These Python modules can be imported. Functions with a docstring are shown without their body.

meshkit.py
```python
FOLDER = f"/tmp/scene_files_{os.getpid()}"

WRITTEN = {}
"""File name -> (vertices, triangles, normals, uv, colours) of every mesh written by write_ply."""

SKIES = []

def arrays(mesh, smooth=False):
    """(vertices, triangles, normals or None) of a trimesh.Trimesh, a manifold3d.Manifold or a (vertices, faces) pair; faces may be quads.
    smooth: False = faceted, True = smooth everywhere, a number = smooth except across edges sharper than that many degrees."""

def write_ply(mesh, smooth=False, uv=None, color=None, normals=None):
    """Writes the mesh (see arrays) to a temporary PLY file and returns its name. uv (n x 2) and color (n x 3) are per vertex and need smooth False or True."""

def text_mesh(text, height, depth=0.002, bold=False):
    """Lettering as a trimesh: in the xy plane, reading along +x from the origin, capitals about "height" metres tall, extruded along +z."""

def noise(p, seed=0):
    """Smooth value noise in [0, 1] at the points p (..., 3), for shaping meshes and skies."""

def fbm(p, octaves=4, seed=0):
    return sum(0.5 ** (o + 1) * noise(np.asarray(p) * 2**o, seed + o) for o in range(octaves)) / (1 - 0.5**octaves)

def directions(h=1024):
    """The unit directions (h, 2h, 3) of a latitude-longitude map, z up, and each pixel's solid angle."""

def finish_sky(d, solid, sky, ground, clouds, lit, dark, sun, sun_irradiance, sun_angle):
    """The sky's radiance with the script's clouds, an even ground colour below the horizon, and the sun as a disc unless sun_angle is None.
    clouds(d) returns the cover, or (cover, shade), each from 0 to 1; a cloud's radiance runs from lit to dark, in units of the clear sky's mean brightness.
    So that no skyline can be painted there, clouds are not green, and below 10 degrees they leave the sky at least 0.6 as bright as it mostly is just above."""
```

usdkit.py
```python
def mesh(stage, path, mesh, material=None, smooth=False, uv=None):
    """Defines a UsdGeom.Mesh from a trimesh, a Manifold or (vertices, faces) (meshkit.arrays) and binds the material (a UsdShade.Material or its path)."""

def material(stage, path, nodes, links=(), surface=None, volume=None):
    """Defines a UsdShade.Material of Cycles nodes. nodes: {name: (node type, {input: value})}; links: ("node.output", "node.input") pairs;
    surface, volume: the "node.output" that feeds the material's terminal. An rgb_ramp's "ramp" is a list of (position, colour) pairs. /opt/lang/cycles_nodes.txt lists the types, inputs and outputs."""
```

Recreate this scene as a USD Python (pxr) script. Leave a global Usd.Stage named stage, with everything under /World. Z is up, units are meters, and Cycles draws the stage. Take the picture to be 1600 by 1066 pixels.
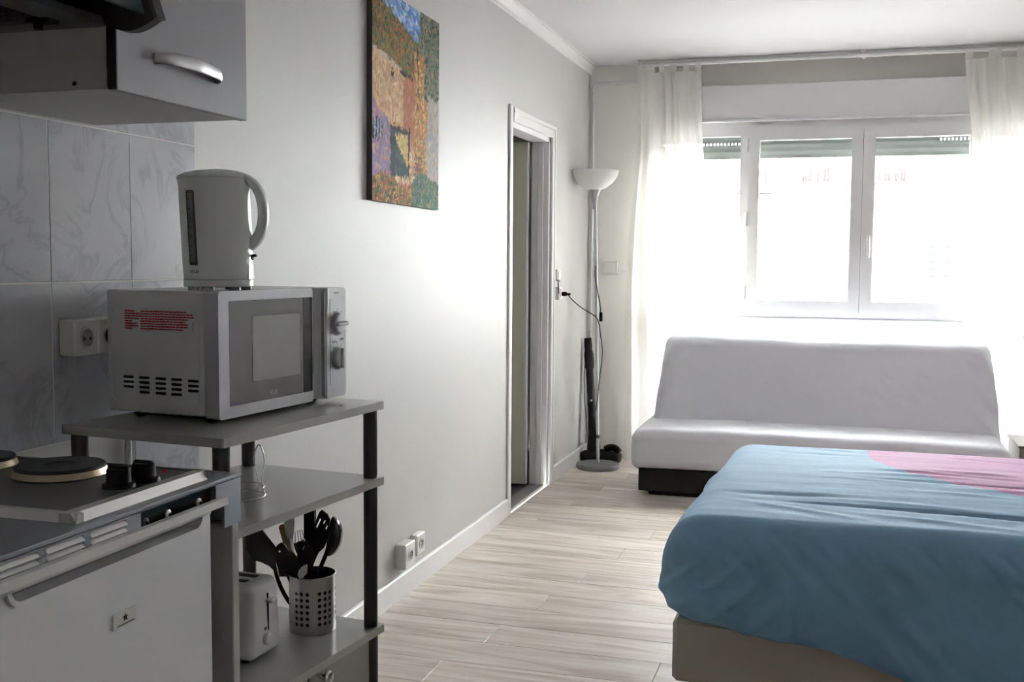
import math, random
import numpy as np, trimesh
import shapely.geometry as sg
from shapely import affinity
from pxr import Usd, UsdGeom, UsdLux, UsdShade, Gf, Sdf, Vt
import usdkit, meshkit

random.seed(7); RNG = np.random.default_rng(7)
stage = Usd.Stage.CreateInMemory()
UsdGeom.SetStageUpAxis(stage, 'Z'); UsdGeom.SetStageMetersPerUnit(stage, 1.0)
UsdGeom.Xform.Define(stage, '/World'); UsdGeom.Scope.Define(stage, '/World/Looks')

# ------------------------------------------------------------------ camera, sky, sun, exposure
YAW, PITCH, ROLL = (math.radians(a) for a in (-16.9, 4.31, 0.386))
EYE = np.array([1.582, 0.0, 1.3]); FPX = 1672.0
EXPOSURE = 3.0
SKY = 1.6
SUN = 0.35
_f = np.array([math.sin(YAW)*math.cos(PITCH), math.cos(YAW)*math.cos(PITCH), -math.sin(PITCH)])
_r = np.array([math.cos(YAW), -math.sin(YAW), 0.0]); _u = np.cross(_r, _f)
_c, _s = math.cos(ROLL), math.sin(ROLL)
_r, _u = _c*_r + _s*_u, -_s*_r + _c*_u
cam = UsdGeom.Camera.Define(stage, '/World/camera')
cam.CreateHorizontalApertureAttr(36.0); cam.CreateVerticalApertureAttr(36.0*1066/1600)
cam.CreateFocalLengthAttr(36.0*FPX/1600); cam.CreateClippingRangeAttr(Gf.Vec2f(0.05, 500))
cam.CreateExposureAttr(EXPOSURE)
cam.AddTransformOp().Set(Gf.Matrix4d(*_r, 0, *_u, 0, *(-_f), 0, *EYE, 1))
dome = UsdLux.DomeLight.Define(stage, '/World/sky')
dome.CreateIntensityAttr(SKY); dome.CreateColorAttr(Gf.Vec3f(0.985, 0.985, 0.98))
sun = UsdLux.DistantLight.Define(stage, '/World/sun')
sun.CreateIntensityAttr(SUN); sun.CreateAngleAttr(0.53); sun.CreateColorAttr(Gf.Vec3f(1, .96, .9))
sun.AddRotateXYZOp().Set(Gf.Vec3f(48, 0, -22))       # shines from behind the flat onto the houses opposite

# ------------------------------------------------------------------ helpers
def hit(px, py, axis, val):
    d = _f*FPX + _r*(px-800) - _u*(py-533)
    return EYE + d*((val-EYE[axis])/d[axis])

cat_ = trimesh.util.concatenate
def box(lo, hi, c=0.0):
    lo, hi = np.asarray(lo, float), np.asarray(hi, float)
    if c <= 0:
        b = trimesh.creation.box(hi-lo); b.apply_translation((lo+hi)/2); return b
    pts = []
    for sx in (0, 1):
        for sy in (0, 1):
            for sz in (0, 1):
                s = np.array([sx, sy, sz]); p = np.where(s, hi, lo); inn = np.where(s, -1, 1)*c
                for k in range(3):
                    q = p + inn; q[k] = p[k]; pts.append(q)
    return trimesh.convex.convex_hull(np.array(pts))
def hull(pts): return trimesh.convex.convex_hull(np.asarray(pts, float))
def softbox(h3, r, n=(12, 12, 12), rn=5):
    """rounded box centred on the origin, half sizes h3, fine enough to be bent."""
    def ax(a, k):
        t = np.linspace(0, math.pi/2, rn+1)[:-1]
        e = a - r + r*np.tan(np.linspace(0, math.pi/4, rn+1))
        mid = np.linspace(-(a-r), a-r, k+1)
        return np.concatenate([-e[::-1][:-1], mid, e[1:]])
    A = [ax(h3[i], n[i]) for i in range(3)]
    V, F = [], []; off = 0
    for k in range(3):
        i, j = (k+1) % 3, (k+2) % 3
        for s in (-1, 1):
            U, W = np.meshgrid(A[i], A[j], indexing='ij')
            P = np.zeros(U.shape+(3,)); P[..., i] = U; P[..., j] = W; P[..., k] = s*h3[k]
            a, b = U.shape; idx = off + np.arange(a*b).reshape(a, b)
            q = np.stack([idx[:-1, :-1], idx[1:, :-1], idx[1:, 1:], idx[:-1, 1:]], -1).reshape(-1, 4)
            if s < 0: q = q[:, ::-1]
            V.append(P.reshape(-1, 3)); F += [q[:, [0, 1, 2]], q[:, [0, 2, 3]]]; off += a*b
    V = np.vstack(V); inner = np.clip(V, -(np.array(h3)-r), np.array(h3)-r)
    d = V-inner; V = inner + r*d/np.maximum(np.linalg.norm(d, axis=1, keepdims=True), 1e-9)
    m = trimesh.Trimesh(V, np.vstack(F), process=False); m.merge_vertices(digits_vertex=6)
    m.update_faces(m.nondegenerate_faces()); return m
def cyl(p0, p1, r, n=20, r2=None):
    p0, p1 = np.asarray(p0, float), np.asarray(p1, float); d = p1-p0; L = np.linalg.norm(d); d /= L
    a = np.cross(d, [0, 0, 1.0] if abs(d[2]) < .9 else [1.0, 0, 0]); a /= np.linalg.norm(a); b = np.cross(d, a)
    t = np.linspace(0, 2*math.pi, n, endpoint=False); ring = np.outer(np.cos(t), a)+np.outer(np.sin(t), b)
    r2 = r if r2 is None else r2
    V = np.vstack([p0+ring*r, p1+ring*r2, [p0], [p1]]); F = []
    for i in range(n):
        j = (i+1) % n; F += [[i, j, n+j], [i, n+j, n+i], [2*n, j, i], [2*n+1, n+i, n+j]]
    return trimesh.Trimesh(V, F, process=False)
def tube(path, r, n=10):
    P = np.asarray(path, float)
    k = len(P); T = np.gradient(P, axis=0); T /= np.maximum(np.linalg.norm(T, axis=1, keepdims=True), 1e-9)
    a = np.cross(T[0], [0, 0, 1.0] if abs(T[0][2]) < .9 else [1.0, 0, 0]); a /= np.linalg.norm(a)
    t = np.linspace(0, 2*math.pi, n, endpoint=False); V = []
    rr = np.broadcast_to(r, k)
    for i in range(k):
        a = a - T[i]*(a@T[i]); a /= np.linalg.norm(a); b = np.cross(T[i], a)
        V.append(P[i] + rr[i]*(np.outer(np.cos(t), a)+np.outer(np.sin(t), b)))
    F = []
    for i in range(k-1):
        for j in range(n):
            q = (j+1) % n; F += [[i*n+j, i*n+q, (i+1)*n+q], [i*n+j, (i+1)*n+q, (i+1)*n+j]]
    V = np.vstack(V+[P[:1], P[-1:]]); c0, c1 = k*n, k*n+1
    for j in range(n):
        q = (j+1) % n; F += [[c0, q, j], [c1, (k-1)*n+j, (k-1)*n+q]]
    return trimesh.Trimesh(V, F, process=False)
def spline(pts, n=24):
    from scipy.interpolate import CubicSpline
    P = np.asarray(pts, float); s = np.concatenate([[0], np.cumsum(np.linalg.norm(np.diff(P, axis=0), axis=1))])
    return CubicSpline(s, P)(np.linspace(0, s[-1], n))
def lathe(prof, n=40, c=(0, 0, 0)):
    P = np.asarray(prof, float); k = len(P); t = np.linspace(0, 2*math.pi, n, endpoint=False); V, F = [], []
    for r, z in P: V.append(np.stack([r*np.cos(t), r*np.sin(t), np.full(n, z)], 1))
    for i in range(k-1):
        for j in range(n):
            q = (j+1) % n; F += [[i*n+j, i*n+q, (i+1)*n+q], [i*n+j, (i+1)*n+q, (i+1)*n+j]]
    m = trimesh.Trimesh(np.vstack(V)+np.array(c), F, process=False)
    m.merge_vertices(digits_vertex=6); m.update_faces(m.nondegenerate_faces()); return m
def prism(poly, t, plane='xy', at=0.0):
    """extrude a shapely polygon (or points) by t; plane names the two axes its coordinates run along."""
    g = poly if hasattr(poly, 'geoms') or hasattr(poly, 'exterior') else sg.Polygon(poly)
    m = cat_([trimesh.creation.extrude_polygon(q, t, engine='earcut') for q in getattr(g, 'geoms', [g])])
    V = m.vertices.copy(); o = np.zeros_like(V)
    ax = {'x': 0, 'y': 1, 'z': 2}; i, j = ax[plane[0]], ax[plane[1]]; k = 3-i-j
    o[:, i], o[:, j], o[:, k] = V[:, 0], V[:, 1], V[:, 2]+at
    f = m.faces if (j-i) % 3 == 1 else m.faces[:, ::-1]
    return trimesh.Trimesh(o, f, process=False)
def rrect(x0, y0, x1, y1, r): return sg.box(x0+r, y0+r, x1-r, y1-r).buffer(r, 6)
def move(m, d): m = m.copy(); m.apply_translation(d); return m

taken = {}
def numbered(parent, name):
    k = taken.get((parent, name), 0); taken[(parent, name)] = k+1
    return f'{parent}/{name}' if k == 0 else f'{parent}/{name}_{k:03d}'
class Thing:
    def __init__(s, name, label=None, cat=None, loc=(0, 0, 0), rz=0.0, group=None, kind=None, parent='/World'):
        s.path = numbered(parent, name); s.loc = np.array(loc, float)
        x = UsdGeom.Xform.Define(stage, s.path); x.AddTranslateOp().Set(Gf.Vec3d(*map(float, loc)))
        if rz: x.AddRotateZOp().Set(math.degrees(rz))
        s.prim = x.GetPrim(); meta(s.prim, label, cat, group, kind)
    def part(s, name, mesh, m, smooth=30, label=None, kind=None, under=None, world=True):
        if world: mesh = move(mesh, -s.loc)
        p = numbered(under or s.path, name)
        q = usdkit.mesh(stage, p, mesh, m, smooth=smooth)
        if label: q.GetPrim().SetCustomDataByKey('label', label)
        if kind: q.GetPrim().SetCustomDataByKey('kind', kind)
        return p
def meta(p, label, cat, group=None, kind=None):
    for k, v in (('label', label), ('category', cat), ('group', group), ('kind', kind)):
        if v: p.SetCustomDataByKey(k, v)
def solo(name, mesh, m, label, cat, smooth=30, group=None, kind=None):
    lo, hi = mesh.bounds; c = np.array([(lo[0]+hi[0])/2, (lo[1]+hi[1])/2, lo[2]])
    p = numbered('/World', name); q = usdkit.mesh(stage, p, move(mesh, -c), m, smooth=smooth)
    UsdGeom.Xformable(q).AddTranslateOp().Set(Gf.Vec3d(*map(float, c))); meta(q.GetPrim(), label, cat, group, kind)
    return q

# ------------------------------------------------------------------ materials
L = '/World/Looks/'
def pm(name, col, rough=.5, metal=0., bump=None, **kw):
    nodes = {'p': ('principled_bsdf', dict(base_color=col, roughness=rough, metallic=metal, **kw))}; links = []
    if bump:
        sc, st, dist = bump
        nodes |= {'t': ('texture_coordinate', {}), 'n': ('noise_texture', dict(scale=sc, detail=3.)), 'b': ('bump', dict(strength=st, distance=dist))}
        links += [('t.object', 'n.vector'), ('n.fac', 'b.height'), ('b.normal', 'p.normal')]
    return usdkit.material(stage, L+name, nodes, links, surface='p.BSDF')
M = {}
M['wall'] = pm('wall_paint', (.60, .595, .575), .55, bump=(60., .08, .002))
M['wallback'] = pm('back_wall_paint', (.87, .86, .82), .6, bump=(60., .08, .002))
M['far'] = pm('entrance_wall_paint', (.86, .855, .845), .7)
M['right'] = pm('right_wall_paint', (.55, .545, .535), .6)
M['ceil'] = pm('ceiling_paint', (.68, .675, .675), .7)
M['trim'] = pm('trim_paint', (.82, .82, .81), .35)
M['pvc'] = pm('window_pvc', (.84, .845, .85), .3)
M['coffer'] = pm('shutter_box_paint', (.80, .80, .81), .45)
M['band'] = pm('recess_paint', (.86, .84, .79), .6)
M['black'] = pm('black_plastic', (.008, .008, .009), .45, specular_ior_level=.2)
M['blackgloss'] = pm('black_gloss', (.006, .006, .007), .15, specular_ior_level=.3)
M['post'] = pm('charcoal_post', (.022, .023, .026), .35)
M['laminate'] = pm('grey_laminate', (.38, .38, .35), .24, bump=(300., .05, .0005))
M['edge'] = pm('shelf_edge_band', (.46, .45, .41), .4)
M['steel'] = pm('brushed_steel', (.35, .36, .38), .42, 1., bump=(90., .06, .0006))
M['chrome'] = pm('chrome', (.75, .76, .78), .12, 1.)
M['satin'] = pm('satin_metal', (.55, .55, .56), .42, 1.)
M['cupsteel'] = pm('cup_steel', (.46, .455, .44), .30, 1.)
M['silver'] = pm('silver_plastic', (.52, .525, .55), .3, .25)
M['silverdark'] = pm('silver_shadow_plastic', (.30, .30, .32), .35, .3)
M['mwbody'] = pm('painted_microwave_case', (.70, .70, .71), .4, .1)
M['mwglass'] = pm('dark_glass', (.035, .036, .04), .04, 0., ior=2.0)
M['mwmesh'] = pm('window_mesh_grey', (.30, .30, .295), .08, 0., ior=1.9)
M['kettle'] = pm('kettle_plastic', (.80, .82, .81), .28)
M['kettledark'] = pm('kettle_seam', (.16, .16, .16), .4)
M['gauge'] = pm('gauge_frame', (.06, .065, .07), .3)
M['gaugewin'] = pm('gauge_window', (.20, .20, .21), .15)
M['fridge'] = pm('fridge_enamel', (.84, .85, .88), .28)
M['grip'] = pm('fridge_grip_plastic', (.74, .73, .70), .35)
M['panel'] = pm('unit_side_panel', (.27, .27, .257), .4)
M['cab'] = pm('cabinet_door_silver', (.30, .303, .32), .38, .1)
M['carc'] = pm('cabinet_carcass', (.50, .495, .47), .5)
M['hood'] = pm('hood_metal', (.07, .07, .072), .4, .3)
M['filter'] = pm('hood_filter', (.02, .02, .02), .6)
M['enamel'] = pm('hob_enamel', (.10, .10, .105), .25)
M['rim'] = pm('hob_rim_steel', (.80, .79, .77), .3, .8)
M['ring'] = pm('heat_stained_steel', (.50, .42, .30), .35, .9)
M['iron'] = pm('cast_iron_plate', (.02, .02, .021), .5, .2)
M['red'] = pm('red_print', (.45, .02, .03), .5)
M['redlamp'] = pm('red_lens', (.5, .02, .02), .2)
M['grey'] = pm('grey_print', (.14, .14, .16), .5)
M['lightprint'] = pm('light_print', (.55, .55, .55), .5)
M['socket'] = pm('socket_plastic', (.80, .79, .75), .35)
M['socketin'] = pm('socket_recess', (.36, .36, .34), .45)
M['white'] = pm('white_plastic', (.80, .80, .80), .3)

M['cone'] = pm('lamp_cone_paint', (.36, .36, .38), .4, .4)
M['pole'] = pm('lamp_pole_paint', (.55, .57, .58), .3, .6)
M['base'] = pm('lamp_base_paint', (.20, .205, .20), .35, .3)
M['leaf'] = pm('door_leaf_paint', (.68, .68, .56), .45)
M['bathtile'] = pm('bathroom_floor', (.10, .105, .115), .35)
M['thresh'] = pm('threshold_strip_metal', (.30, .30, .30), .55, .6)
M['alu'] = pm('threshold_metal', (.62, .62, .62), .3, .9)
M['wood'] = pm('wooden_handle', (.42, .30, .17), .5)
M['clear'] = pm('clear_plastic', (.62, .62, .62), .15)
M['facade'] = pm('facade_render', (.72, .69, .64), .8)
M['pot'] = pm('chimney_clay', (.016, .009, .010), .8)
M['roofslate'] = pm('roof_ledge', (.034, .037, .034), .7)
M['shut'] = pm('far_shutter_paint', (.017, .019, .023), .7)
M['street'] = pm('street_paving', (.17, .17, .17), .9)
M['slat'] = pm('roller_shutter_slat', (.14, .152, .138), .5)
M['bedbase'] = pm('bed_base_fabric', (.55, .50, .42), .8, bump=(400., .2, .001))
M['sofabase'] = pm('sofa_base_fabric', (.010, .010, .010), .9)
M['cable'] = pm('black_cable', (.02, .02, .02), .5)
M['cablegrey'] = pm('grey_cable', (.20, .20, .20), .5)
M['blackedge'] = pm('door_edge_black', (.006, .006, .006), .5)

def cloth(name, col, sc, st, dist=.002):
    return usdkit.material(stage, L+name, {
        't': ('texture_coordinate', {}), 'n': ('noise_texture', dict(scale=sc, detail=5., roughness=.6)),
        'b': ('bump', dict(strength=st, distance=dist)),
        'p': ('principled_bsdf', dict(base_color=col, roughness=.85, sheen_weight=.15))},
        [('t.object', 'n.vector'), ('n.fac', 'b.height'), ('b.normal', 'p.normal')], surface='p.BSDF')
M['cover'] = cloth('white_slipcover', (.74, .745, .79), 6., .25, .01)
M['duvet'] = usdkit.material(stage, L+'duvet_print', {
    'g': ('geometry', {}), 's': ('separate_xyz', {}), 'c': ('combine_xyz', {'z': 0.0}),
    'd': ('vector_math', {'math_type': 'distance', 'vector2': (2.49, 4.10, 0.0)}),
    'k': ('math', {'math_type': 'less_than', 'value2': .785}),
    'm': ('mix_color', {'a': (.28, .51, .73), 'b': (.62, .30, .55)}),
    't': ('mapping', {'mapping_type': 'point', 'scale': (4., 9., 8.)}),
    'n': ('noise_texture', dict(scale=1., detail=4., roughness=.55, distortion=.6)),
    'b': ('bump', dict(strength=.22, distance=.012)),
    'p': ('principled_bsdf', dict(roughness=.8, sheen_weight=.1))},
    [('g.position', 's.vector'), ('s.x', 'c.x'), ('s.y', 'c.y'), ('c.vector', 'd.vector1'), ('d.value', 'k.value1'), ('k.value', 'm.fac'),
     ('m.result', 'p.base_color'), ('g.position', 't.vector'), ('t.vector', 'n.vector'), ('n.fac', 'b.height'), ('b.normal', 'p.normal')], surface='p.BSDF')
M['curtain'] = usdkit.material(stage, L+'sheer_curtain', {
    'd': ('diffuse_bsdf', {'color': (.88, .865, .82)}), 't': ('translucent_bsdf', {'color': (.82, .81, .78)}),
    'm': ('mix_closure', {'fac': .5}), 'x': ('transparent_bsdf', {'color': (1, 1, 1)}), 'o': ('mix_closure', {'fac': .10})},
    [('d.BSDF', 'm.closure1'), ('t.BSDF', 'm.closure2'), ('m.closure', 'o.closure1'), ('x.BSDF', 'o.closure2')], surface='o.closure')
M['bowl'] = usdkit.material(stage, L+'lamp_bowl_plastic', {'d': ('principled_bsdf', {'base_color': (.88, .88, .86), 'roughness': .35}), 't': ('translucent_bsdf', {'color': (.9, .9, .87)}), 'm': ('mix_closure', {'fac': .45})}, [('d.BSDF', 'm.closure1'), ('t.BSDF', 'm.closure2')], surface='m.closure')
M['glass'] = usdkit.material(stage, L+'window_glass', {
    'f': ('fresnel', {'IOR': 1.3}), 'x': ('transparent_bsdf', {'color': (.97, .98, .98)}), 'g': ('glossy_bsdf', {'color': (1, 1, 1), 'roughness': .02}),
    'm': ('mix_closure', {})}, [('f.fac', 'm.fac'), ('x.BSDF', 'm.closure1'), ('g.BSDF', 'm.closure2')], surface='m.closure')
M['frost'] = usdkit.material(stage, L+'frosted_panel', {
    'd': ('diffuse_bsdf', {'color': (.82, .83, .84)}), 't': ('translucent_bsdf', {'color': (.85, .86, .87)}), 'm': ('mix_closure', {'fac': .55})},
    [('d.BSDF', 'm.closure1'), ('t.BSDF', 'm.closure2')], surface='m.closure')
M['plank'] = usdkit.material(stage, L+'whitewashed_oak', {
    'g': ('geometry', {}), 'o': ('object_info', {}),
    'k': ('math', {'math_type': 'multiply', 'value2': 37.0}), 'off': ('combine_xyz', {'y': 0.0}),
    'add': ('vector_math', {'math_type': 'add'}),
    'mp': ('mapping', {'mapping_type': 'point', 'scale': (1.15, 8.5, 1.)}),
    'n1': ('noise_texture', dict(scale=1.0, detail=6., roughness=.58, distortion=2.2)),
    'mp2': ('mapping', {'mapping_type': 'point', 'scale': (3., 90., 1.)}),
    'n2': ('noise_texture', dict(scale=1.0, detail=3., roughness=.6)),
    'r1': ('rgb_ramp', {'ramp': [(0.0, (.34, .24, .175)), (.36, (.53, .44, .37)), (.5, (.68, .605, .535)), (.66, (.78, .715, .65)), (1.0, (.82, .76, .70))]}),
    'r2': ('map_range', {'from_min': .3, 'from_max': .7, 'to_min': .95, 'to_max': 1.03}),
    'r3': ('map_range', {'from_min': 0., 'from_max': 1., 'to_min': .90, 'to_max': 1.08}),
    'mul': ('math', {'math_type': 'multiply'}), 'cc': ('combine_xyz', {}), 'mx': ('vector_math', {'math_type': 'multiply'}),
    'b': ('bump', dict(strength=.12, distance=.002)),
    'p': ('principled_bsdf', dict(roughness=.42))},
    [('o.random', 'k.value1'), ('k.value', 'off.x'), ('k.value', 'off.z'), ('g.position', 'add.vector1'), ('off.vector', 'add.vector2'),
     ('add.vector', 'mp.vector'), ('mp.vector', 'n1.vector'), ('add.vector', 'mp2.vector'), ('mp2.vector', 'n2.vector'),
     ('n1.fac', 'r1.fac'), ('n2.fac', 'r2.value'), ('o.random', 'r3.value'), ('r2.result', 'mul.value1'), ('r3.result', 'mul.value2'),
     ('mul.value', 'cc.x'), ('mul.value', 'cc.y'), ('mul.value', 'cc.z'), ('r1.color', 'mx.vector1'), ('cc.vector', 'mx.vector2'),
     ('mx.vector', 'p.base_color'), ('n2.fac', 'b.height'), ('b.normal', 'p.normal')], surface='p.BSDF')
M['subfloor'] = pm('plank_joint', (.34, .29, .25), .8)
M['tile'] = usdkit.material(stage, L+'marbled_tile', {
    'g': ('geometry', {}), 'o': ('object_info', {}), 'k': ('math', {'math_type': 'multiply', 'value2': 23.0}), 'off': ('combine_xyz', {}),
    'add': ('vector_math', {'math_type': 'add'}),
    'n1': ('noise_texture', dict(scale=4.5, detail=6., roughness=.58, distortion=1.6)),
    'n2': ('noise_texture', dict(scale=6., detail=3., roughness=.5)),
    'v': ('math', {'math_type': 'subtract', 'value2': .5}), 'a': ('math', {'math_type': 'absolute'}),
    'mr': ('map_range', {'from_min': 0.0, 'from_max': .045, 'to_min': 1.0, 'to_max': 0.0, 'clamp': True}),
    'mm': ('map_range', {'from_min': .40, 'from_max': .60, 'to_min': 0.0, 'to_max': 1.0, 'clamp': True}),
    'mul': ('math', {'math_type': 'multiply'}),
    'c': ('mix_color', {'a': (.58, .585, .615), 'b': (.26, .27, .31)}),
    'c2': ('mix_color', {'b': (.53, .54, .58)}),
    'p': ('principled_bsdf', dict(roughness=.16))},
    [('o.random', 'k.value1'), ('k.value', 'off.x'), ('g.position', 'add.vector1'), ('off.vector', 'add.vector2'), ('add.vector', 'n1.vector'), ('add.vector', 'n2.vector'),
     ('n1.fac', 'v.value1'), ('v.value', 'a.value1'), ('a.value', 'mr.value'), ('n2.fac', 'mm.value'), ('mr.result', 'mul.value1'), ('mm.result', 'mul.value2'),
     ('mul.value', 'c.fac'), ('n2.fac', 'c2.fac'), ('c.result', 'c2.a'), ('c2.result', 'p.base_color')], surface='p.BSDF')
M['grout'] = pm('tile_grout', (.74, .73, .70), .8)
M['paintcol'] = usdkit.material(stage, L+'canvas_print', {'a': ('attribute', {'attribute': 'paint'}), 'p': ('principled_bsdf', dict(roughness=.75, specular_ior_level=.25))},
                                [('a.color', 'p.base_color')], surface='p.BSDF')
M['bathlamp'] = usdkit.material(stage, L+'bathroom_lamp_glow', {'e': ('emission', {'color': (1, .97, .88), 'strength': .35})}, [], surface='e.emission')

# ------------------------------------------------------------------ the room shell
RX, YB, ZC = 3.40, 6.92, 2.56           # right wall, window wall, ceiling
Y0 = -0.8
DY0, DY1, DZ = 5.17, 5.93, 1.995         # doorway in the left wall
WX0, WX1, WZ0, WZ1 = .42, 2.93, .95, 2.177  # window opening
wl = Thing('wall_left', 'long white left wall with the doorway and the marbled tile splashback', None, (0, 3, 0), kind='structure')
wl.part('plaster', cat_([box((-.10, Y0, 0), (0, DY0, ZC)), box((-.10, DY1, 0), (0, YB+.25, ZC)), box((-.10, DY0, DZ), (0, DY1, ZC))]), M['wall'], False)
wb = Thing('wall_back', 'white window wall at the far end', None, (1.6, YB, 0), kind='structure')
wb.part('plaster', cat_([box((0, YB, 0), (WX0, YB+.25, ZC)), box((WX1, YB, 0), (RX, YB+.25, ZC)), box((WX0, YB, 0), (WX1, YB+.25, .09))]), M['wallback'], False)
wb.part('recess_band', box((WX0, YB+.05, 2.40), (WX1, YB+.25, ZC)), M['band'], False, label='grey recessed strip above the shutter box')
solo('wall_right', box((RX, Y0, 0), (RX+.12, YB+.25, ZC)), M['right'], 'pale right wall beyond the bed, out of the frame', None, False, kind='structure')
solo('wall_rear', box((-.1, Y0-.12, 0), (RX+.12, Y0, ZC)), M['far'], 'grey wall behind the camera', None, False, kind='structure')
solo('ceiling', box((-2.1, Y0-.12, ZC), (RX+.12, YB+.25, ZC+.15)), M['ceil'], 'plain white ceiling', None, False, kind='structure')
fl = Thing('floor', 'whitewashed oak plank floor', None, (1.6, 3, 0), kind='structure')
fl.part('underlay', box((-.0, Y0, -.12), (RX, YB, -.004)), M['subfloor'], False)
PW, PL = .19, 1.285
row = 0; y = 1.10
yy = 1.10
while yy < YB-.01:
    off = -((row*.47) % 1)*PL; xx = off
    while xx < RX-.001:
        a, b = max(xx, 0.0), min(xx+PL, RX)
        if b-a > .02:
            y1 = min(yy+PW, YB)
            fl.part('plank', box((a+.0005, yy+.0007, -.012), (b-.0005, y1-.0007, random.uniform(-.0003, .0003)), .0012), M['plank'], False)
        xx += PL
    yy += PW; row += 1
fl.part('plank', box((0, Y0, -.012), (RX, 1.099, 0), .001), M['plank'], False)

# splashback tiles (each a piece of the wall)
TY = [2.396 - .2667*i for i in range(8)]; TZ = [.567, .906, 1.247, 1.585, 1.925]
wl.part('grout_bed', cat_([box((0, TY[7]-.001, .905), (.0074, TY[0], 1.93)), box((0, TY[1], .56), (.0074, TY[0], .905))]), M['grout'], False)
for i in range(7):
    for j in range(4):
        if j == 0 and i > 0: continue
        wl.part('tile', box((.001, TY[i+1]+.0018, TZ[j]+.0018), (.0085, TY[i]-.0018, TZ[j+1]-.0018), .0008), M['tile'], False)

# baseboards, cornice, door casing
bb = lambda y0, y1: prism([(0, 0), (.012, 0), (.012, .078), (.008, .083), (0, .083)], y1-y0, 'xz', 0)
def runy(poly, y0, y1): return prism(poly, y1-y0, 'xz', y0)
BP = [(0, 0), (.013, 0), (.013, .086), (.009, .092), (0, .092)]
solo('baseboard_left', cat_([runy(BP, 2.40, DY0-.05), runy(BP, DY1+.075, YB)]), M['trim'], 'white baseboard along the left wall', None, False, kind='structure')
solo('baseboard_back', box((.013, YB-.013, 0), (WX0, YB, .092), .002), M['trim'], 'white baseboard in the corner under the curtain', None, False, kind='structure')
solo('trim_1', runy([(0, ZC), (0, ZC-.055), (.010, ZC-.055), (.014, ZC-.040), (.034, ZC-.018), (.038, ZC-.010), (.05, ZC-.010), (.05, ZC)], Y0, YB), M['trim'], 'white cornice moulding along the left wall', None, 20, kind='structure')
tr2 = Thing('trim_2', 'white door casing around the bathroom doorway', None, (0, 5.65, 0), kind='structure')
tr2.part('side_casing', box((-.001, DY0-.048, 0), (.012, DY0, 2.072), .003), M['trim'], False)
tr2.part('side_casing', cat_([box((0, DY1, 0), (.016, DY1+.042, DZ+.062), .003), box((.0, DY1+.042, 0), (.020, DY1+.068, DZ+.068), .004)]), M['trim'], False)
tr2.part('head_casing', cat_([box((0, DY0, DZ), (.016, DY1, DZ+.042), .003), box((0, DY0, DZ+.042), (.020, DY1+.05, DZ+.068), .004)]), M['trim'], False)
tr2.part('jamb', cat_([box((-.102, DY1-.028, 0), (-.0, DY1, DZ), .002), box((-.06, DY1-.045, 0), (-.03, DY1-.028, DZ), .002), box((-.102, DY0, DZ-.028), (0, DY1, DZ), .002)]), M['trim'], False)
solo('trim_3', box((-.10, DY0, -.01), (-.015, DY1, .008), .003), M['thresh'], 'metal threshold strip in the doorway', None, False, kind='structure')
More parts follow.
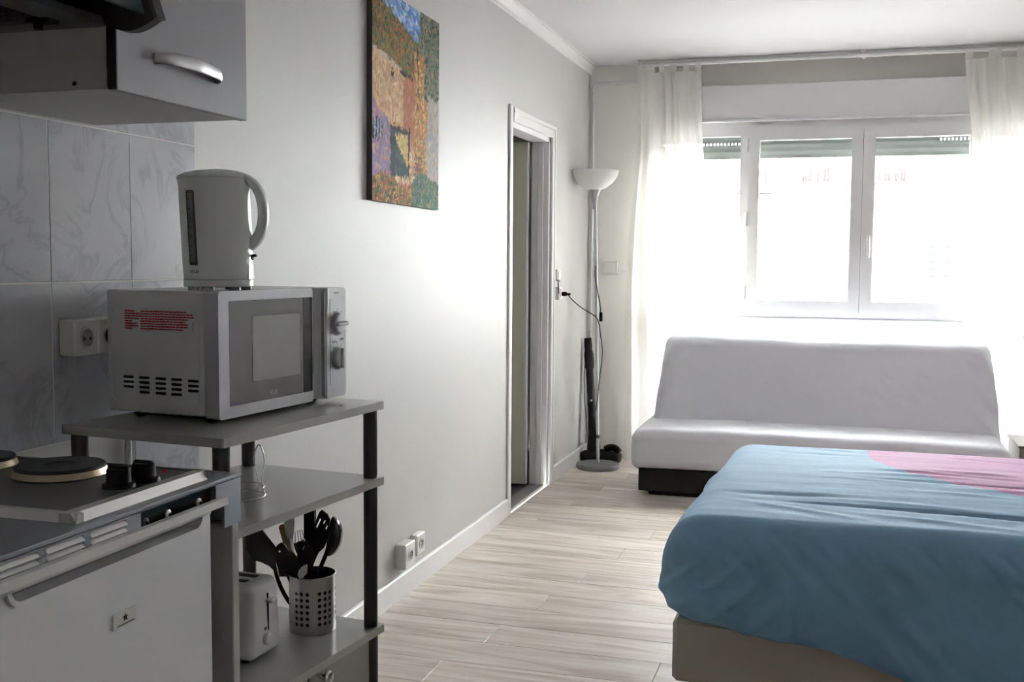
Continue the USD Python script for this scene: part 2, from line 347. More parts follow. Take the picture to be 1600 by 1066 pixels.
# bathroom beyond the doorway
BX0, BY0, BY1 = -1.9, 4.3, 7.1
solo('wall_bathroom', cat_([box((BX0-.1, BY0-.1, 0), (BX0, BY1+.1, ZC)), box((BX0, BY0-.1, 0), (-.10, BY0, ZC)), box((BX0, BY1, 0), (-.10, BY1+.1, ZC))]), M['wall'], 'white bathroom walls seen through the doorway', None, False, kind='structure')
bf = Thing('floor_bathroom', 'dark grey tiled bathroom floor', None, (-1, 5.6, 0), kind='structure')
bf.part('screed', box((BX0, BY0, -.12), (-.10, BY1, -.006)), M['subfloor'], False)
for i in range(6):
    for j in range(9):
        bf.part('tile', box((-.102-.30*(i+1)+.002, BY0+.31*j+.002, -.012), (-.102-.30*i-.002, BY0+.31*(j+1)-.002, 0), .0015), M['bathtile'], False)
bl = Thing('bathroom_ceiling_lamp', 'round lit ceiling lamp inside the bathroom, above the doorway sight line', 'lamp', (-1.0, 5.0, ZC-.07))
bl.part('glow', lathe([(0, 0), (.09, .008), (.13, .03), (.14, .055)], 28, (-1.0, 5.0, ZC-.07)), M['bathlamp'], True)
bl.part('mount', lathe([(0, .055), (.145, .055), (.145, .07), (0, .07)], 28, (-1.0, 5.0, ZC-.07)), M['white'])
d1 = Thing('door_1', 'grey-green bathroom door leaf standing open inside the doorway', None, (-.11, 5.87, .012), kind='structure')
d1.part('leaf', box((-.84, 5.852, .012), (-.118, 5.890, 1.965), .002), M['leaf'], False)
d1.part('edge', box((-.118, 5.852, .012), (-.110, 5.890, 1.965), .002), M['trim'], False, label='white painted door edge')
for hz in (1.80, .25):
    d1.part('hinge', cat_([cyl((-.104, 5.895, hz-.045), (-.104, 5.895, hz+.045), .005, 12), cyl((-.104, 5.895, hz-.05), (-.104, 5.895, hz+.05), .004, 10)]), M['alu'])
d1.part('handle', cat_([cyl((-.78, 5.852, 1.02), (-.78, 5.80, 1.02), .009, 12), tube([(-.78, 5.802, 1.02), (-.73, 5.80, 1.02), (-.67, 5.802, 1.02)], .008, 10), box((-.80, 5.847, .95), (-.76, 5.853, 1.09), .003)]), M['alu'])
# conduit in the corner
pp = Thing('corner_conduit', 'thin white pipe running up the far left corner and along under the ceiling', 'pipe', (.02, YB-.02, 0))
pp.part('pipe', tube(spline([(.028, YB-.016, .093), (.028, YB-.016, 1.2), (.028, YB-.016, 2.40)], 12), .009, 12), M['trim'], True)
pp.part('pipe', cyl((.028, YB-.016, 2.445), (.44, YB-.016, 2.452), .010, 12), M['trim'], True)
pp.part('elbow', tube(spline([(.028, YB-.016, 2.39), (.030, YB-.016, 2.43), (.05, YB-.016, 2.445)], 8), .0125, 12), M['trim'], True)
pp.part('clip', box((.20, YB-.028, 2.432), (.215, YB, 2.465), .002), M['trim'], False)

# ------------------------------------------------------------------ the window
wn = Thing('window_1', 'wide white framed casement window with a fixed side light at each end', None, (1.67, YB, WZ0), kind='structure')
def framebox(x0, x1, z0, z1, holes, y0, y1):
    g = sg.box(x0, z0, x1, z1)
    for h in holes: g = g.difference(sg.box(h[0], h[1], h[2], h[3]))
    return prism(g, y1-y0, 'xz', y0)
PXL, PXR = .985, 2.375
wn.part('outer_frame', framebox(WX0, WX1, WZ0, WZ1, [(WX0+.06, 1.02, PXL-.012, 2.088), (1.035, .995, 2.325, 2.115), (PXR+.012, 1.02, WX1-.06, 2.088)], YB-.005, YB+.065), M['pvc'], False)
wn.part('glass_pane', box((WX0+.05, YB+.028, 1.01), (PXL-.002, YB+.034, 2.10)), M['glass'], False)
wn.part('glass_pane', box((PXR+.002, YB+.028, 1.01), (WX1-.05, YB+.034, 2.10)), M['glass'], False)
def sash(x0, x1, px0, px1):
    g = sg.box(x0, .982, x1, 2.127).difference(sg.box(px0, 1.061, px1, 2.058))
    m1 = prism(g, .062, 'xz', YB-.024)
    bead = sg.box(px0-.014, 1.047, px1+.014, 2.072).difference(sg.box(px0, 1.061, px1, 2.058))
    m2 = prism(bead, .008, 'xz', YB-.030)
    # thin mitre grooves read as ribs at the four corners
    s = wn.part('sash', cat_([m1, m2]), M['pvc'], False)
    return s
s1 = sash(1.026, 1.7065, 1.092, 1.640)
s2 = sash(1.7085, 2.345, 1.778, 2.308)
wn.part('meeting_strip', box((1.690, YB+.034, .985), (1.724, YB+.040, 2.124)), M['grey'], False, under=s2)
for s, a, b in ((s1, 1.092, 1.640), (s2, 1.778, 2.308)):
    wn.part('glass_pane', box((a-.01, YB+.004, 1.051), (b+.01, YB+.010, 2.068)), M['glass'], False, under=s)
    wn.part('rubber_seal', prism(sg.box(a-.003, 1.058, b+.003, 2.061).difference(sg.box(a, 1.061, b, 2.058)), .004, 'xz', YB-.001), M['grey'], False, under=s)
for hx in (1.018, 2.352):
    for hz in (2.03, 1.567, 1.108):
        wn.part('hinge', cat_([cyl((hx, YB-.024, hz-.042), (hx, YB-.024, hz+.042), .0075, 12), box((hx-.012, YB-.018, hz-.03), (hx+.012, YB-.004, hz+.03), .002)]), M['white'])
hp = wn.part('handle', cat_([box((1.738, YB-.046, 1.375), (1.764, YB-.024, 1.465), .004), cyl((1.751, YB-.05, 1.44), (1.751, YB-.024, 1.44), .010, 14),
                             softbox((.009, .009, .062), .008, (2, 2, 6), 3).apply_translation((1.751, YB-.062, 1.392))]), M['white'])
wn.part('sill_board', box((WX0-.0, YB-.016, WZ0-.03), (WX1, YB+.02, WZ0+.004), .004), M['pvc'], False)
wn.part('lower_panel_frame', framebox(WX0, WX1, .09, WZ0-.03, [(WX0+.05, .14, .96, .905), (1.02, .14, 2.33, .905), (2.39, .14, WX1-.05, .905)], YB+.0, YB+.06), M['pvc'], False)
for a, b in ((WX0+.05, .96), (1.02, 2.33), (2.39, WX1-.05)):
    wn.part('frosted_panel', box((a-.008, YB+.025, .132), (b+.008, YB+.031, .910)), M['frost'], False, label='translucent white glass panel below the sill')
# roller shutter, mostly rolled up: box inside, slats outside
sb = Thing('shutter_box', 'white roller shutter box running above the window', 'shutter box', (1.67, YB, 2.18))
sb.part('front_board', box((WX0, YB-.035, 2.185), (WX1, YB-.015, 2.40), .003), M['coffer'], False)
sb.part('top_board', box((WX0, YB-.015, 2.385), (WX1, YB+.25, 2.40)), M['coffer'], False)
sb.part('bottom_board', box((WX0, YB-.015, 2.177), (WX1, YB+.25, 2.19)), M['coffer'], False)
sb.part('bottom_lip', box((WX0, YB-.047, 2.172), (WX1, YB-.015, 2.186), .003), M['coffer'], False)
rs = Thing('roller_shutter', 'grey roller shutter slats hanging a little way down outside the panes', 'shutter', (1.67, YB+.11, 1.95))
for z0, z1 in ((1.955, 2.0), (2.0, 2.0435), (2.056, 2.1), (2.1, 2.145)):
    rs.part('slat', prism([(YB+.105, z0), (YB+.116, z0+.004), (YB+.119, (z0+z1)/2), (YB+.116, z1-.004), (YB+.105, z1), (YB+.108, (z0+z1)/2)], WX1-WX0+.02, 'yz', WX0-.01), M['slat'], False)
bridge = [box((x, YB+.108, 2.043), (x+.012, YB+.113, 2.057)) for x in np.arange(WX0, 1.02, .0225)]+[box((1.02, YB+.108, 2.043), (2.15, YB+.113, 2.057))]+[box((x, YB+.108, 2.043), (x+.012, YB+.113, 2.057)) for x in np.arange(2.16, WX1, .0225)]
rs.part('slot_strip', cat_(bridge), M['slat'], False, kind='stuff')
for x in (WX0, WX1-.03):
    rs.part('guide_rail', box((x, YB+.085, 1.0), (x+.03, YB+.14, 2.17), .003), M['slat'], False)

# curtain rail
cr = Thing('curtain_rail', 'white ceiling curtain track with a round rod below it', 'curtain rail', (1.7, 6.79, 2.52))
cr.part('track', box((.34, 6.80, ZC-.028), (RX-.02, 6.85, ZC), .004), M['trim'], False)
cr.part('rod', cyl((.34, 6.775, 2.526), (RX-.02, 6.775, 2.526), .011, 16), M['trim'], True)
for x in (.36, 1.69, 3.1):
    cr.part('bracket', cat_([hull([(x-.022, 6.77, ZC), (x+.022, 6.77, ZC), (x-.022, 6.81, ZC), (x+.022, 6.81, ZC), (x-.008, 6.768, 2.54), (x+.008, 6.768, 2.54), (x-.008, 6.80, 2.54), (x+.008, 6.80, 2.54)]),
                             cyl((x-.014, 6.775, 2.526), (x+.014, 6.775, 2.526), .017, 16), hull([(x-.01, 6.765, 2.515), (x+.01, 6.765, 2.515), (x-.01, 6.785, 2.515), (x+.01, 6.785, 2.515), (x, 6.775, 2.500)])]), M['trim'])

# curtains: folded cloth between a left and a right edge given per height
def curtain(xl, xr, zs, nf, amp, y0, seed, ytop=6.772, pin=0.0):
    zt = np.array(zs); rng = np.random.default_rng(seed)
    ph = rng.uniform(0, 6.28, 3); N = 260; K = 90
    Z = np.linspace(zt[0], zt[-1], K); A = np.interp(Z, zt[::-1], np.array(xl)[::-1]); B = np.interp(Z, zt[::-1], np.array(xr)[::-1])
    u = np.linspace(0, 1, N); V = np.zeros((K, N, 3))
    from scipy.ndimage import gaussian_filter1d
    A, B = gaussian_filter1d(A, 3, mode='nearest'), gaussian_filter1d(B, 3, mode='nearest')
    for i, z in enumerate(Z):
        s = np.clip((zt[0]-z)/.5, 0, 1); w = u + .035*np.sin(2*math.pi*(1.7*u)+ph[0])+.012*np.sin(2*math.pi*3.1*u+ph[1]+z*.6)
        f = np.sin(2*math.pi*nf*w+ph[2]) + .45*np.sin(2*math.pi*nf*1.63*w+ph[1]+.5*z)
        V[i, :, 0] = A[i]+(B[i]-A[i])*(u + .012*s*np.cos(2*math.pi*nf*w+ph[2])*(1-abs(2*u-1)))
        V[i, :, 1] = ytop*(1-s)+y0*s + amp*(.35+.65*s)*f*np.clip(np.minimum(u, 1-u)*12+.4, 0, 1)
        V[i, :, 2] = z
    idx = np.arange(K*N).reshape(K, N); q = np.stack([idx[:-1, :-1], idx[1:, :-1], idx[1:, 1:], idx[:-1, 1:]], -1).reshape(-1, 4)
    return trimesh.Trimesh(V.reshape(-1, 3), np.vstack([q[:, [0, 1, 2]], q[:, [0, 2, 3]]]), process=False)
def tab(x0, x1, zb, y):
    t = np.linspace(0, 2*math.pi, 17)
    prof = [(y-.003, zb), (y-.014, 2.522)]+[(6.775+.0145*math.cos(a), 2.526+.0145*math.sin(a)) for a in np.linspace(math.pi, 0, 9)]+[(y+.014, 2.522), (y+.003, zb)]
    P = np.array(prof); V = np.array([(x, p[0], p[1]) for x in (x0, x1) for p in P]); n = len(P); F = []
    for i in range(n-1): F += [[i, i+1, n+i+1], [i, n+i+1, n+i]]
    return trimesh.Trimesh(V, F, process=False)
cl = Thing('curtain', 'long off-white curtain gathered at the left end of the rail, hanging beside the floor lamp', 'curtain', (.55, 6.77, 0), group=None)
cl.part('drape', curtain([.335, .345, .315, .285, .280, .285, .29], [.735, .752, .79, .90, 1.01, 1.08, 1.10], [2.478, 2.05, 1.70, 1.25, .86, .5, .012], 6.2, .020, 6.77, 3), M['curtain'], True)
for i, (a, b) in enumerate(((.337, .375), (.40, .44), (.475, .51), (.545, .585), (.625, .662), (.70, .735))):
    cl.part('tab', tab(a, b, 2.47, 6.773), M['curtain'], True)
c2 = Thing('curtain', 'off-white curtain at the right end of the rail, behind the sofa', 'curtain', (2.6, 6.77, 0))
c2.part('drape', curtain([2.245, 2.30, 2.335, 2.34, 2.315, 2.26, 2.24], [2.98, 2.96, 2.92, 2.86, 2.84, 2.84, 2.84], [2.478, 2.05, 1.70, 1.25, .86, .5, .012], 7.5, .020, 6.77, 5), M['curtain'], True)
c2.part('overlap', curtain([2.60, 2.57, 2.545, 2.52, 2.495, 2.48, 2.47], [3.0, 2.9, 2.80, 2.72, 2.66, 2.60, 2.57], [2.478, 2.05, 1.70, 1.25, .86, .5, .012], 3.2, .012, 6.725, 9, ytop=6.74), M['curtain'], True, label='second layer of the same curtain folded over itself')
for i, (a, b) in enumerate(((2.248, 2.290), (2.372, 2.44), (2.52, 2.56), (2.64, 2.68), (2.76, 2.80), (2.88, 2.92))):
    c2.part('tab', tab(a, b, 2.47, 6.773), M['curtain'], True)

# ------------------------------------------------------------------ outside
YF = 60.0
hx = lambda px, py=300: hit(px, py, 1, YF)[0]
hz = lambda py, px=1330: hit(px, py, 1, YF)[2]
solo('street', box((-60, 7.6, -16.2), (60, 110, -16)), M['street'], 'street far below the window', None, False, kind='structure')
def house(name, label, x0, x1, ztop, y0, depth):
    t = Thing(name, label, 'building', ((x0+x1)/2, y0, -16))
    t.part('facade', box((x0, y0, -16), (x1, y0+depth, ztop)), M['facade'], False)
    return t
b1 = house('apartment_building', 'pale sunlit building across the street with two groups of chimney pots', hx(1238), hx(1432), hz(290), YF, 9)
b1.part('roof_ledge', box((hx(1238)-.15, YF-.3, hz(290)), (hx(1425), YF+1.2, hz(285)), .03), M['roofslate'], False)
def pot(t, px0, px1, top, bot=283, y=YF+.6):
    x0, x1 = hit(px0, bot, 1, y)[0], hit(px1, bot, 1, y)[0]; r = (x1-x0)/2; cx = (x0+x1)/2; z0, z1 = hit(px0, bot, 1, y)[2], hit(px0, top, 1, y)[2]
    t.part('chimney_pot', lathe([(0, 0), (r*1.1, 0), (r*.92, (z1-z0)*.8), (r*1.06, (z1-z0)*.86), (r, z1-z0), (r*.7, z1-z0), (r*.7, (z1-z0)*.8), (0, (z1-z0)*.8)], 10, (cx, y, z0)), M['pot'])
for p in ((1252, 1256, 273), (1256.5, 1260, 275), (1263, 1268, 263), (1276, 1280, 271), (1286, 1290, 264), (1292, 1296.5, 261)): pot(b1, *p)
for p in ((1372, 1376, 271), (1382, 1385, 272), (1387, 1391, 261), (1398, 1403, 271), (1407, 1410, 264), (1411, 1416, 261)): pot(b1, *p)
b2 = house('apartment_building', 'pale building at the left edge of the window view with a single chimney pot', hx(1090), hx(1212), hz(296), YF+4, 9)
b2.part('roof_ledge', box((hit(1145, 292, 1, YF+3.7)[0], YF+3.6, hz(293)), (hit(1208, 292, 1, YF+3.7)[0], YF+5, hz(290)+.12), .03), M['roofslate'], False)
pot(b2, 1194, 1198, 267, 289, YF+4.4)
b3 = house('apartment_building', 'pale building at the right edge of the window view with a grey shuttered window', hit(1424, 300, 1, YF+9.2)[0], hit(1640, 300, 1, YF+9.2)[0], hit(1480, 297, 1, YF+9.2)[2], YF+9.2, 9)
b3.part('roof_ledge', box((hit(1468, 312, 1, YF+8.9)[0], YF+8.9, hit(1468, 314, 1, YF+8.9)[2]), (hit(1512, 312, 1, YF+8.9)[0], YF+9.25, hit(1468, 310, 1, YF+8.9)[2])), M['roofslate'], False)
for a, b, t in ((1428, 1431, 290), (1441, 1443, 291), (1446, 1449, 287), (1451, 1454, 284), (1460, 1464, 292), (1475, 1478, 284), (1486, 1489, 292), (1500, 1503, 284)): pot(b3, a, b, t, 298, YF+9.7)
P0 = lambda px, py: hit(px, py, 1, YF+9.15)
for a, b in ((1450, 1465), (1474, 1489)):
    p, q = P0(a, 433), P0(b, 383)
    w = b3.part('shutter', box((p[0], YF+9.10, p[2]), (q[0], YF+9.22, q[2]), .01), M['shut'], False)
    for zz in np.linspace(p[2]+.1, q[2]-.1, 5):
        b3.part('louvre', box((p[0]+.06, YF+9.07, zz-.02), (q[0]-.06, YF+9.10, zz+.02)), M['shut'], False, under=w)
p, q = P0(1446, 381), P0(1496, 379); b3.part('lintel', box((p[0], YF+9.05, p[2]), (q[0], YF+9.2, q[2])), M['roofslate'], False)

# ------------------------------------------------------------------ sofa
def wrinkle(m, amp, sc, seed=0, axis_scale=(1, 1, 1)):
    n = m.vertex_normals; V = np.array(m.vertices)
    d = meshkit.fbm(V*np.array(axis_scale)*sc+seed, 4, seed); m.vertices = V+n*(amp*(d-np.mean(d)))[:, None]; return m
so = Thing('sofa', 'white slipcovered sofa bed standing under the window on a black base', 'sofa', (1.5, 6.15, 0))
so.part('base', cat_([box((.545, 5.86, .022), (2.43, 6.52, .15), .004), box((.60, 5.88, 0), (2.38, 6.48, .03), .003)]), M['sofabase'], False, label='black fabric base of the sofa')
seat = softbox((.980, .355, .112), .058, (60, 22, 6), 5); V = np.array(seat.vertices)
V[:, 2] += np.where(V[:, 2] < 0, -.010*np.cos(V[:, 0]*5)-.014*np.clip(-V[:, 0]-.5, 0, 1), 0)
V[:, 2] += np.where(V[:, 2] > 0, .012*(1-(V[:, 0]/.965)**4), 0); seat.vertices = V
seat = wrinkle(seat, .016, 3.0, 1, (1, 1.5, 1.5)); so.part('seat_cushion', move(seat, (1.473, 6.20, .252)), M['cover'], True)
back = softbox((.93, .085, .30), .055, (64, 5, 26), 5); V = np.array(back.vertices)
t = (V[:, 2]+.30)/.60
V[:, 0] *= 1.035-.055*np.clip(t, 0, 1)**1.3
V[:, 1] += -.10+.245*t
sag = np.clip((np.abs(V[:, 0])-.72)/.2, 0, 1)
V[:, 1] += -.012*sag*np.sin(V[:, 2]*38+np.abs(V[:, 0])*50)
for k_, (x_, sl_) in enumerate(((-.84, .10), (-.78, .16), (-.70, .22), (.80, -.12), (.72, -.2), (.28, .45), (-.12, -.5), (.50, .30))):
    V[:, 1] -= (.007 if k_ < 5 else .004)*np.exp(-((V[:, 0]-x_-sl_*(V[:, 2]+.1))/.014)**2)*np.clip(1-abs(V[:, 2])/.28, 0, 1)
back.vertices = V
back = wrinkle(back, .018, 2.6, 4, (1, 1, 1.2)); so.part('backrest', move(back, (1.502, 6.435, .548)), M['cover'], True)

# ------------------------------------------------------------------ bed
bd = Thing('bed_base', 'beige fabric box spring under the blue duvet at the right', 'bed base', (2.2, 3.56, 0))
BXL, BYN, BYF = 1.172, 2.885, 4.27
bd.part('box_spring', box((BXL, BYN, .142), (3.18, BYF, .318), .012), M['bedbase'], 20)
for x in (BXL+.09, 3.08):
    for y_ in (BYN+.09, BYF-.09):
        bd.part('leg', lathe([(0, 0), (.022, 0), (.030, .13), (.030, .142), (0, .142)], 18, (x, y_, 0)), M['black'])
dv = softbox((1.035, .735, .135), .108, (290, 90, 30), 12); V = np.array(dv.vertices); n0 = dv.vertex_normals.copy()
X, Yv, Zv = V[:, 0].copy(), V[:, 1].copy(), V[:, 2].copy()
low = np.clip((.03-Zv)/.165, 0, 1); low = low*low*(3-2*low)
nearf = np.clip((-Yv-.60)/.12, 0, 1); leftf = np.clip((-X-.90)/.12, 0, 1)
dist = X+1.035                                                     # from the foot end
hang = np.interp(dist, [0, .10, .16, .26, .42, .75, 1.2, 2.1], [.02, .03, .045, .075, .105, .24, .30, .32])
V[:, 2] -= hang*low**1.2*nearf
V[:, 1] -= nearf*low*(.015+.020*np.clip(dist*2, 0, 1)) + nearf*low**2*.02*np.sin(dist*9+.6)
V[:, 2] -= leftf*low**1.3*.020*(1-nearf)
V[:, 0] -= leftf*low*(.015+.012*np.sin(Yv*14))
bot = (n0[:, 2] < -.6)
V[bot, 2] = np.maximum(V[bot, 2], -.10+0*V[bot, 2]) if False else V[bot, 2]
V[:, 0] -= np.clip((-X-.4)/.6, 0, 1)*.044*np.clip((-Yv+.35)/1.0, 0, 1)
V[:, 2] -= .012*np.clip(Yv/.7, 0, 1)
V[:, 2] += np.where(Zv > .02, .018*np.exp(-((X+.2)/.8)**2-((Yv)/.55)**2), 0)
dv.vertices = V; n = dv.vertex_normals
W = np.array(dv.vertices)
top = np.clip(n[:, 2], 0, 1); side = 1-np.abs(n[:, 2])
tw = meshkit.fbm(np.stack([W[:, 0]*1.4, W[:, 1]*8, W[:, 2]*2], 1)+3.1, 4, 2)
fw_ = meshkit.fbm(np.stack([W[:, 0]*6+W[:, 2]*5, W[:, 1]*6, W[:, 2]*2.0], 1)+8.7, 4, 5)
fold = np.zeros(len(W))
for k, (d0, sl) in enumerate(((.06, .5), (.13, .8), (.21, .9), (.30, .75), (.40, .9), (.56, -.7), (.66, -.9), (.90, -1.3), (1.2, -1.6))):
    c = dist-(d0+sl*(W[:, 2]+.02)+.03*np.sin(W[:, 2]*16+k)); fold += (.040-.0025*k)*np.exp(-(c/(.013+.005*k))**2)*side*np.clip(.25+low*1.2, 0, 1)
for (yc, sl, a, x0) in ((-.40, .06, .010, .10), (-.02, .04, .007, .25), (.18, .05, .004, .5)):   # long creases over the top
    c = Yv-(yc-sl*(X+1.0)); fold -= a*np.exp(-(c/.010)**2)*np.clip((X+1.035-x0)*2, 0, 1)*top
for k in range(26):
    cx, cy = RNG.uniform(-.75, .3), RNG.uniform(-.55, .6); ln = RNG.uniform(.08, .22); sl = RNG.normal(-.12, .12)
    c = (Yv-cy)-sl*(X-cx); fold += RNG.choice([-1, 1])*.0045*np.exp(-(c/.014)**2-((X-cx)/ln)**2)*top
fold *= 1-.7*np.clip((-X-.86)/.1, 0, 1)
fold = np.clip(fold, -.02, .032)
dv.vertices = W+n*((tw-tw.mean())*.012*top+(fw_-fw_.mean())*.05*side+fold)[:, None]
du = move(dv, (1.198+1.022, 3.575, .468))
V = np.array(du.vertices); V[:, 2] = np.maximum(V[:, 2], np.where((V[:, 1] > BYN-.004) & (V[:, 0] > BXL-.004), .321, -1)); du.vertices = V
solo('duvet', du, M['duvet'], 'rumpled blue duvet with a pink round patch covering the bed', 'duvet', True)

# low white stand right of the sofa
st = Thing('side_stand', 'low white stand with a dark top edge at the right end of the sofa', 'side table', (2.75, 6.35, 0))
st.part('body', box((2.53, 6.16, 0), (3.0, 6.55, .325), .004), M['panel'], False)
st.part('top', box((2.522, 6.153, .325), (3.01, 6.56, .336), .001), M['panel'], False)
st.part('edge_strip', box((2.521, 6.150, .327), (3.01, 6.153, .335)), M['grey'], False, label='thin dark edge strip')

# ------------------------------------------------------------------ floor lamp
lx, ly = .168, 6.53
lp = Thing('floor_lamp', 'silver torchiere floor lamp with a white bowl shade in the far left corner', 'floor lamp', (lx, ly, 0))
lp.part('base', lathe([(0, .0), (.132, .0), (.137, .008), (.137, .022), (.132, .030), (.05, .036), (0, .036)], 48, (lx, ly, 0)), M['base'])
tx = lx-.040
lp.part('pole', tube(np.linspace((lx, ly, .034), (tx+.004, ly, 1.66), 10), .0105, 16), M['pole'], True)
lp.part('pole_joint', cyl((lx-.001, ly, .19), (lx-.001, ly, .21), .014, 16), M['post'], True)
lp.part('cone', lathe([(.012, 1.62), (.014, 1.66), (.022, 1.70), (.036, 1.735), (.038, 1.742), (0, 1.742)], 32, (tx, ly, 0)), M['cone'])
sh = [(.036, 1.738), (.065, 1.748), (.105, 1.778), (.132, 1.812), (.145, 1.845), (.147, 1.857), (.143, 1.857), (.128, 1.815), (.10, 1.782), (.06, 1.753), (0, 1.748)]
lp.part('shade', lathe(sh, 48, (tx, ly, 0)), M['bowl'], True, label='white plastic bowl shade')
cdm = spline([(tx+.012, ly-.014, 1.27), (tx+.020, ly-.016, 1.15), (lx+.005, ly-.018, 1.03), (lx+.010, ly-.02, .96)], 16)
lp.part('cord', cat_([tube(cdm, .0033, 8), tube(spline([hit(873, 459, 0, .065), hit(886, 459, 1, 6.35), hit(900, 474, 1, 6.42), hit(918, 487, 1, 6.46), hit(933, 498, 1, 6.50), hit(938, 520, 1, 6.505), hit(941, 545, 1, 6.505), hit(939, 575, 1, 6.51), hit(936, 600, 1, 6.51), hit(934, 622, 1, 6.51), hit(928, 650, 1, 6.52)], 60), .0033, 8)]), M['cable'], True)
lp.part('cord_switch', softbox((.010, .009, .030), .008, (2, 2, 4), 3).apply_translation((lx+.013, ly-.022, .955)), M['black'], True)
lp.part('plug', cat_([cyl((.042, 6.063, 1.107), (.070, 6.063, 1.107), .013, 16), cyl((.070, 6.063, 1.107), (.09, 6.075, 1.105), .006, 12)]), M['black'], True)

# ------------------------------------------------------------------ vacuum cleaner in the corner
vx, vy = .150, 6.726
vc = Thing('stick_vacuum', 'black upright stick vacuum cleaner leaning in the corner behind the floor lamp', 'vacuum cleaner', (vx, vy, 0))
hd = softbox((.133, .045, .042), .03, (12, 6, 4), 4); V = np.array(hd.vertices); V[:, 2] *= np.where(V[:, 2] > 0, 1-.35*np.clip((np.abs(V[:, 0])-.03)/.1, 0, 1), 1); hd.vertices = V
vc.part('floor_head', move(hd, (vx-.004, vy, .042)), M['black'], True)
vc.part('motor_housing', hull([p for c, r in (((vx-.055, vy+.01, .09), .045), ((vx-.060, vy+.02, .16), .034)) for p in trimesh.creation.icosphere(2, r).vertices+np.array(c)]), M['black'], True)
vc.part('hose_nozzle', tube(spline([(vx+.03, vy-.02, .09), (vx+.08, vy-.02, .105), (vx+.115, vy-.01, .075)], 12), .022, 12), M['blackgloss'], True)
a0, a1 = np.array([vx-.060, vy+.02, .14]), np.array([.036, vy+.06, .80])
at = lambda t: a0+(a1-a0)*t
vc.part('tube', tube([at(0), at(.35), at(.76)], np.array([.032, .026, .025]), 16), M['blackgloss'], True)
vc.part('tube_button', move(trimesh.creation.icosphere(2, .009), at(.39)+np.array([.004, -.02, 0])), M['white'], True)
vc.part('handle', cat_([tube([at(.70), at(.74), at(.84), at(.88)], np.array([.028, .032, .031, .026]), 16), tube([at(.86), at(.93), at(1.0)], np.array([.024, .026, .024]), 16)]), M['black'], True)
vc.part('cord', tube(spline([at(.80)+[-.02, -.02, 0], at(.5)+[-.035, -.03, 0], at(.2)+[-.035, -.03, 0], (vx-.09, vy-.03, .17)], 20), .003, 8), M['cablegrey'], True)

# ------------------------------------------------------------------ wall sockets and switches
def socket_unit(t, c, axis, h=.082, w=.082, d=.03, hole=True, frame=True):
    """one French wall socket or blank switch; axis 'x' on the left wall, 'y' on the back wall."""
    x, y_, z = c
    if axis == 'x':
        bp = t.part('body', box((x, y_-w/2, z-h/2), (x+d, y_+w/2, z+h/2), .004), M['socket'], False)
        if hole:
            rr = sg.Point(y_, z).buffer(.0235, 12).difference(sg.Point(y_, z).buffer(.019, 12))
            t.part('rim', prism(rr, .003, 'yz', x+d), M['socket'], False, under=bp)
            t.part('recess', prism(sg.Point(y_, z).buffer(.0195, 12), .0012, 'yz', x+d), M['socketin'], False, under=bp)
            t.part('hole', cat_([prism(sg.Point(y_+s*.0095, z-.003).buffer(.0026, 6), .0022, 'yz', x+d) for s in (-1, 1)]), M['black'], False, under=bp)
            t.part('earth_pin', cyl((x+d, y_, z+.011), (x+d+.010, y_, z+.011), .0024, 10), M['alu'], under=bp)
        else:
            t.part('rocker', box((x+d-.001, y_-w*.36, z-h*.36), (x+d+.004, y_+w*.36, z+h*.36), .002), M['socket'], False, under=bp)
    else:
        bp = t.part('body', box((x-w/2, y_-d, z-h/2), (x+w/2, y_, z+h/2), .004), M['socket'], False)
        t.part('rocker', box((x-w*.36, y_-d-.004, z-h*.36), (x+w*.36, y_-d+.001, z+h*.36), .002), M['socket'], False, under=bp)
ws = Thing('wall_socket', 'white surface double socket low on the left wall above the baseboard', 'socket', (0, 3.78, .14))
socket_unit(ws, (0, 3.742, .172), 'x', .095, .098, .045); socket_unit(ws, (0, 3.885, .178), 'x', .082, .085, .032)
ts = Thing('wall_socket', 'cream surface double socket on the marbled tiles behind the microwave', 'socket', (.0085, 1.95, 1.08))
socket_unit(ts, (.0085, 1.917, 1.130), 'x', .078, .075, .042); socket_unit(ts, (.0085, 1.992, 1.130), 'x', .078, .075, .042)
sw = Thing('light_switch', 'white blank switch on the left wall beside the doorway, above the lamp socket', 'switch', (0, 6.045, 1.17))
socket_unit(sw, (0, 6.052, 1.216), 'x', .066, .075, .028, hole=False)
s3 = Thing('wall_socket', 'white single socket beside the doorway with the floor lamp plugged in', 'socket', (0, 6.055, 1.06))
socket_unit(s3, (0, 6.058, 1.110), 'x', .075, .080, .040, hole=False)
s4 = Thing('light_switch', 'white switch box on the back wall between the lamp and the curtain', 'switch', (.15, YB, 1.21))
socket_unit(s4, (.152, YB, 1.255), 'y', .085, .105, .03)
s4.part('cable_stub', tube(spline([(.205, YB-.018, 1.243), (.24, YB-.012, 1.237), (.29, YB-.008, 1.235)], 8), .004, 8), M['trim'], True)

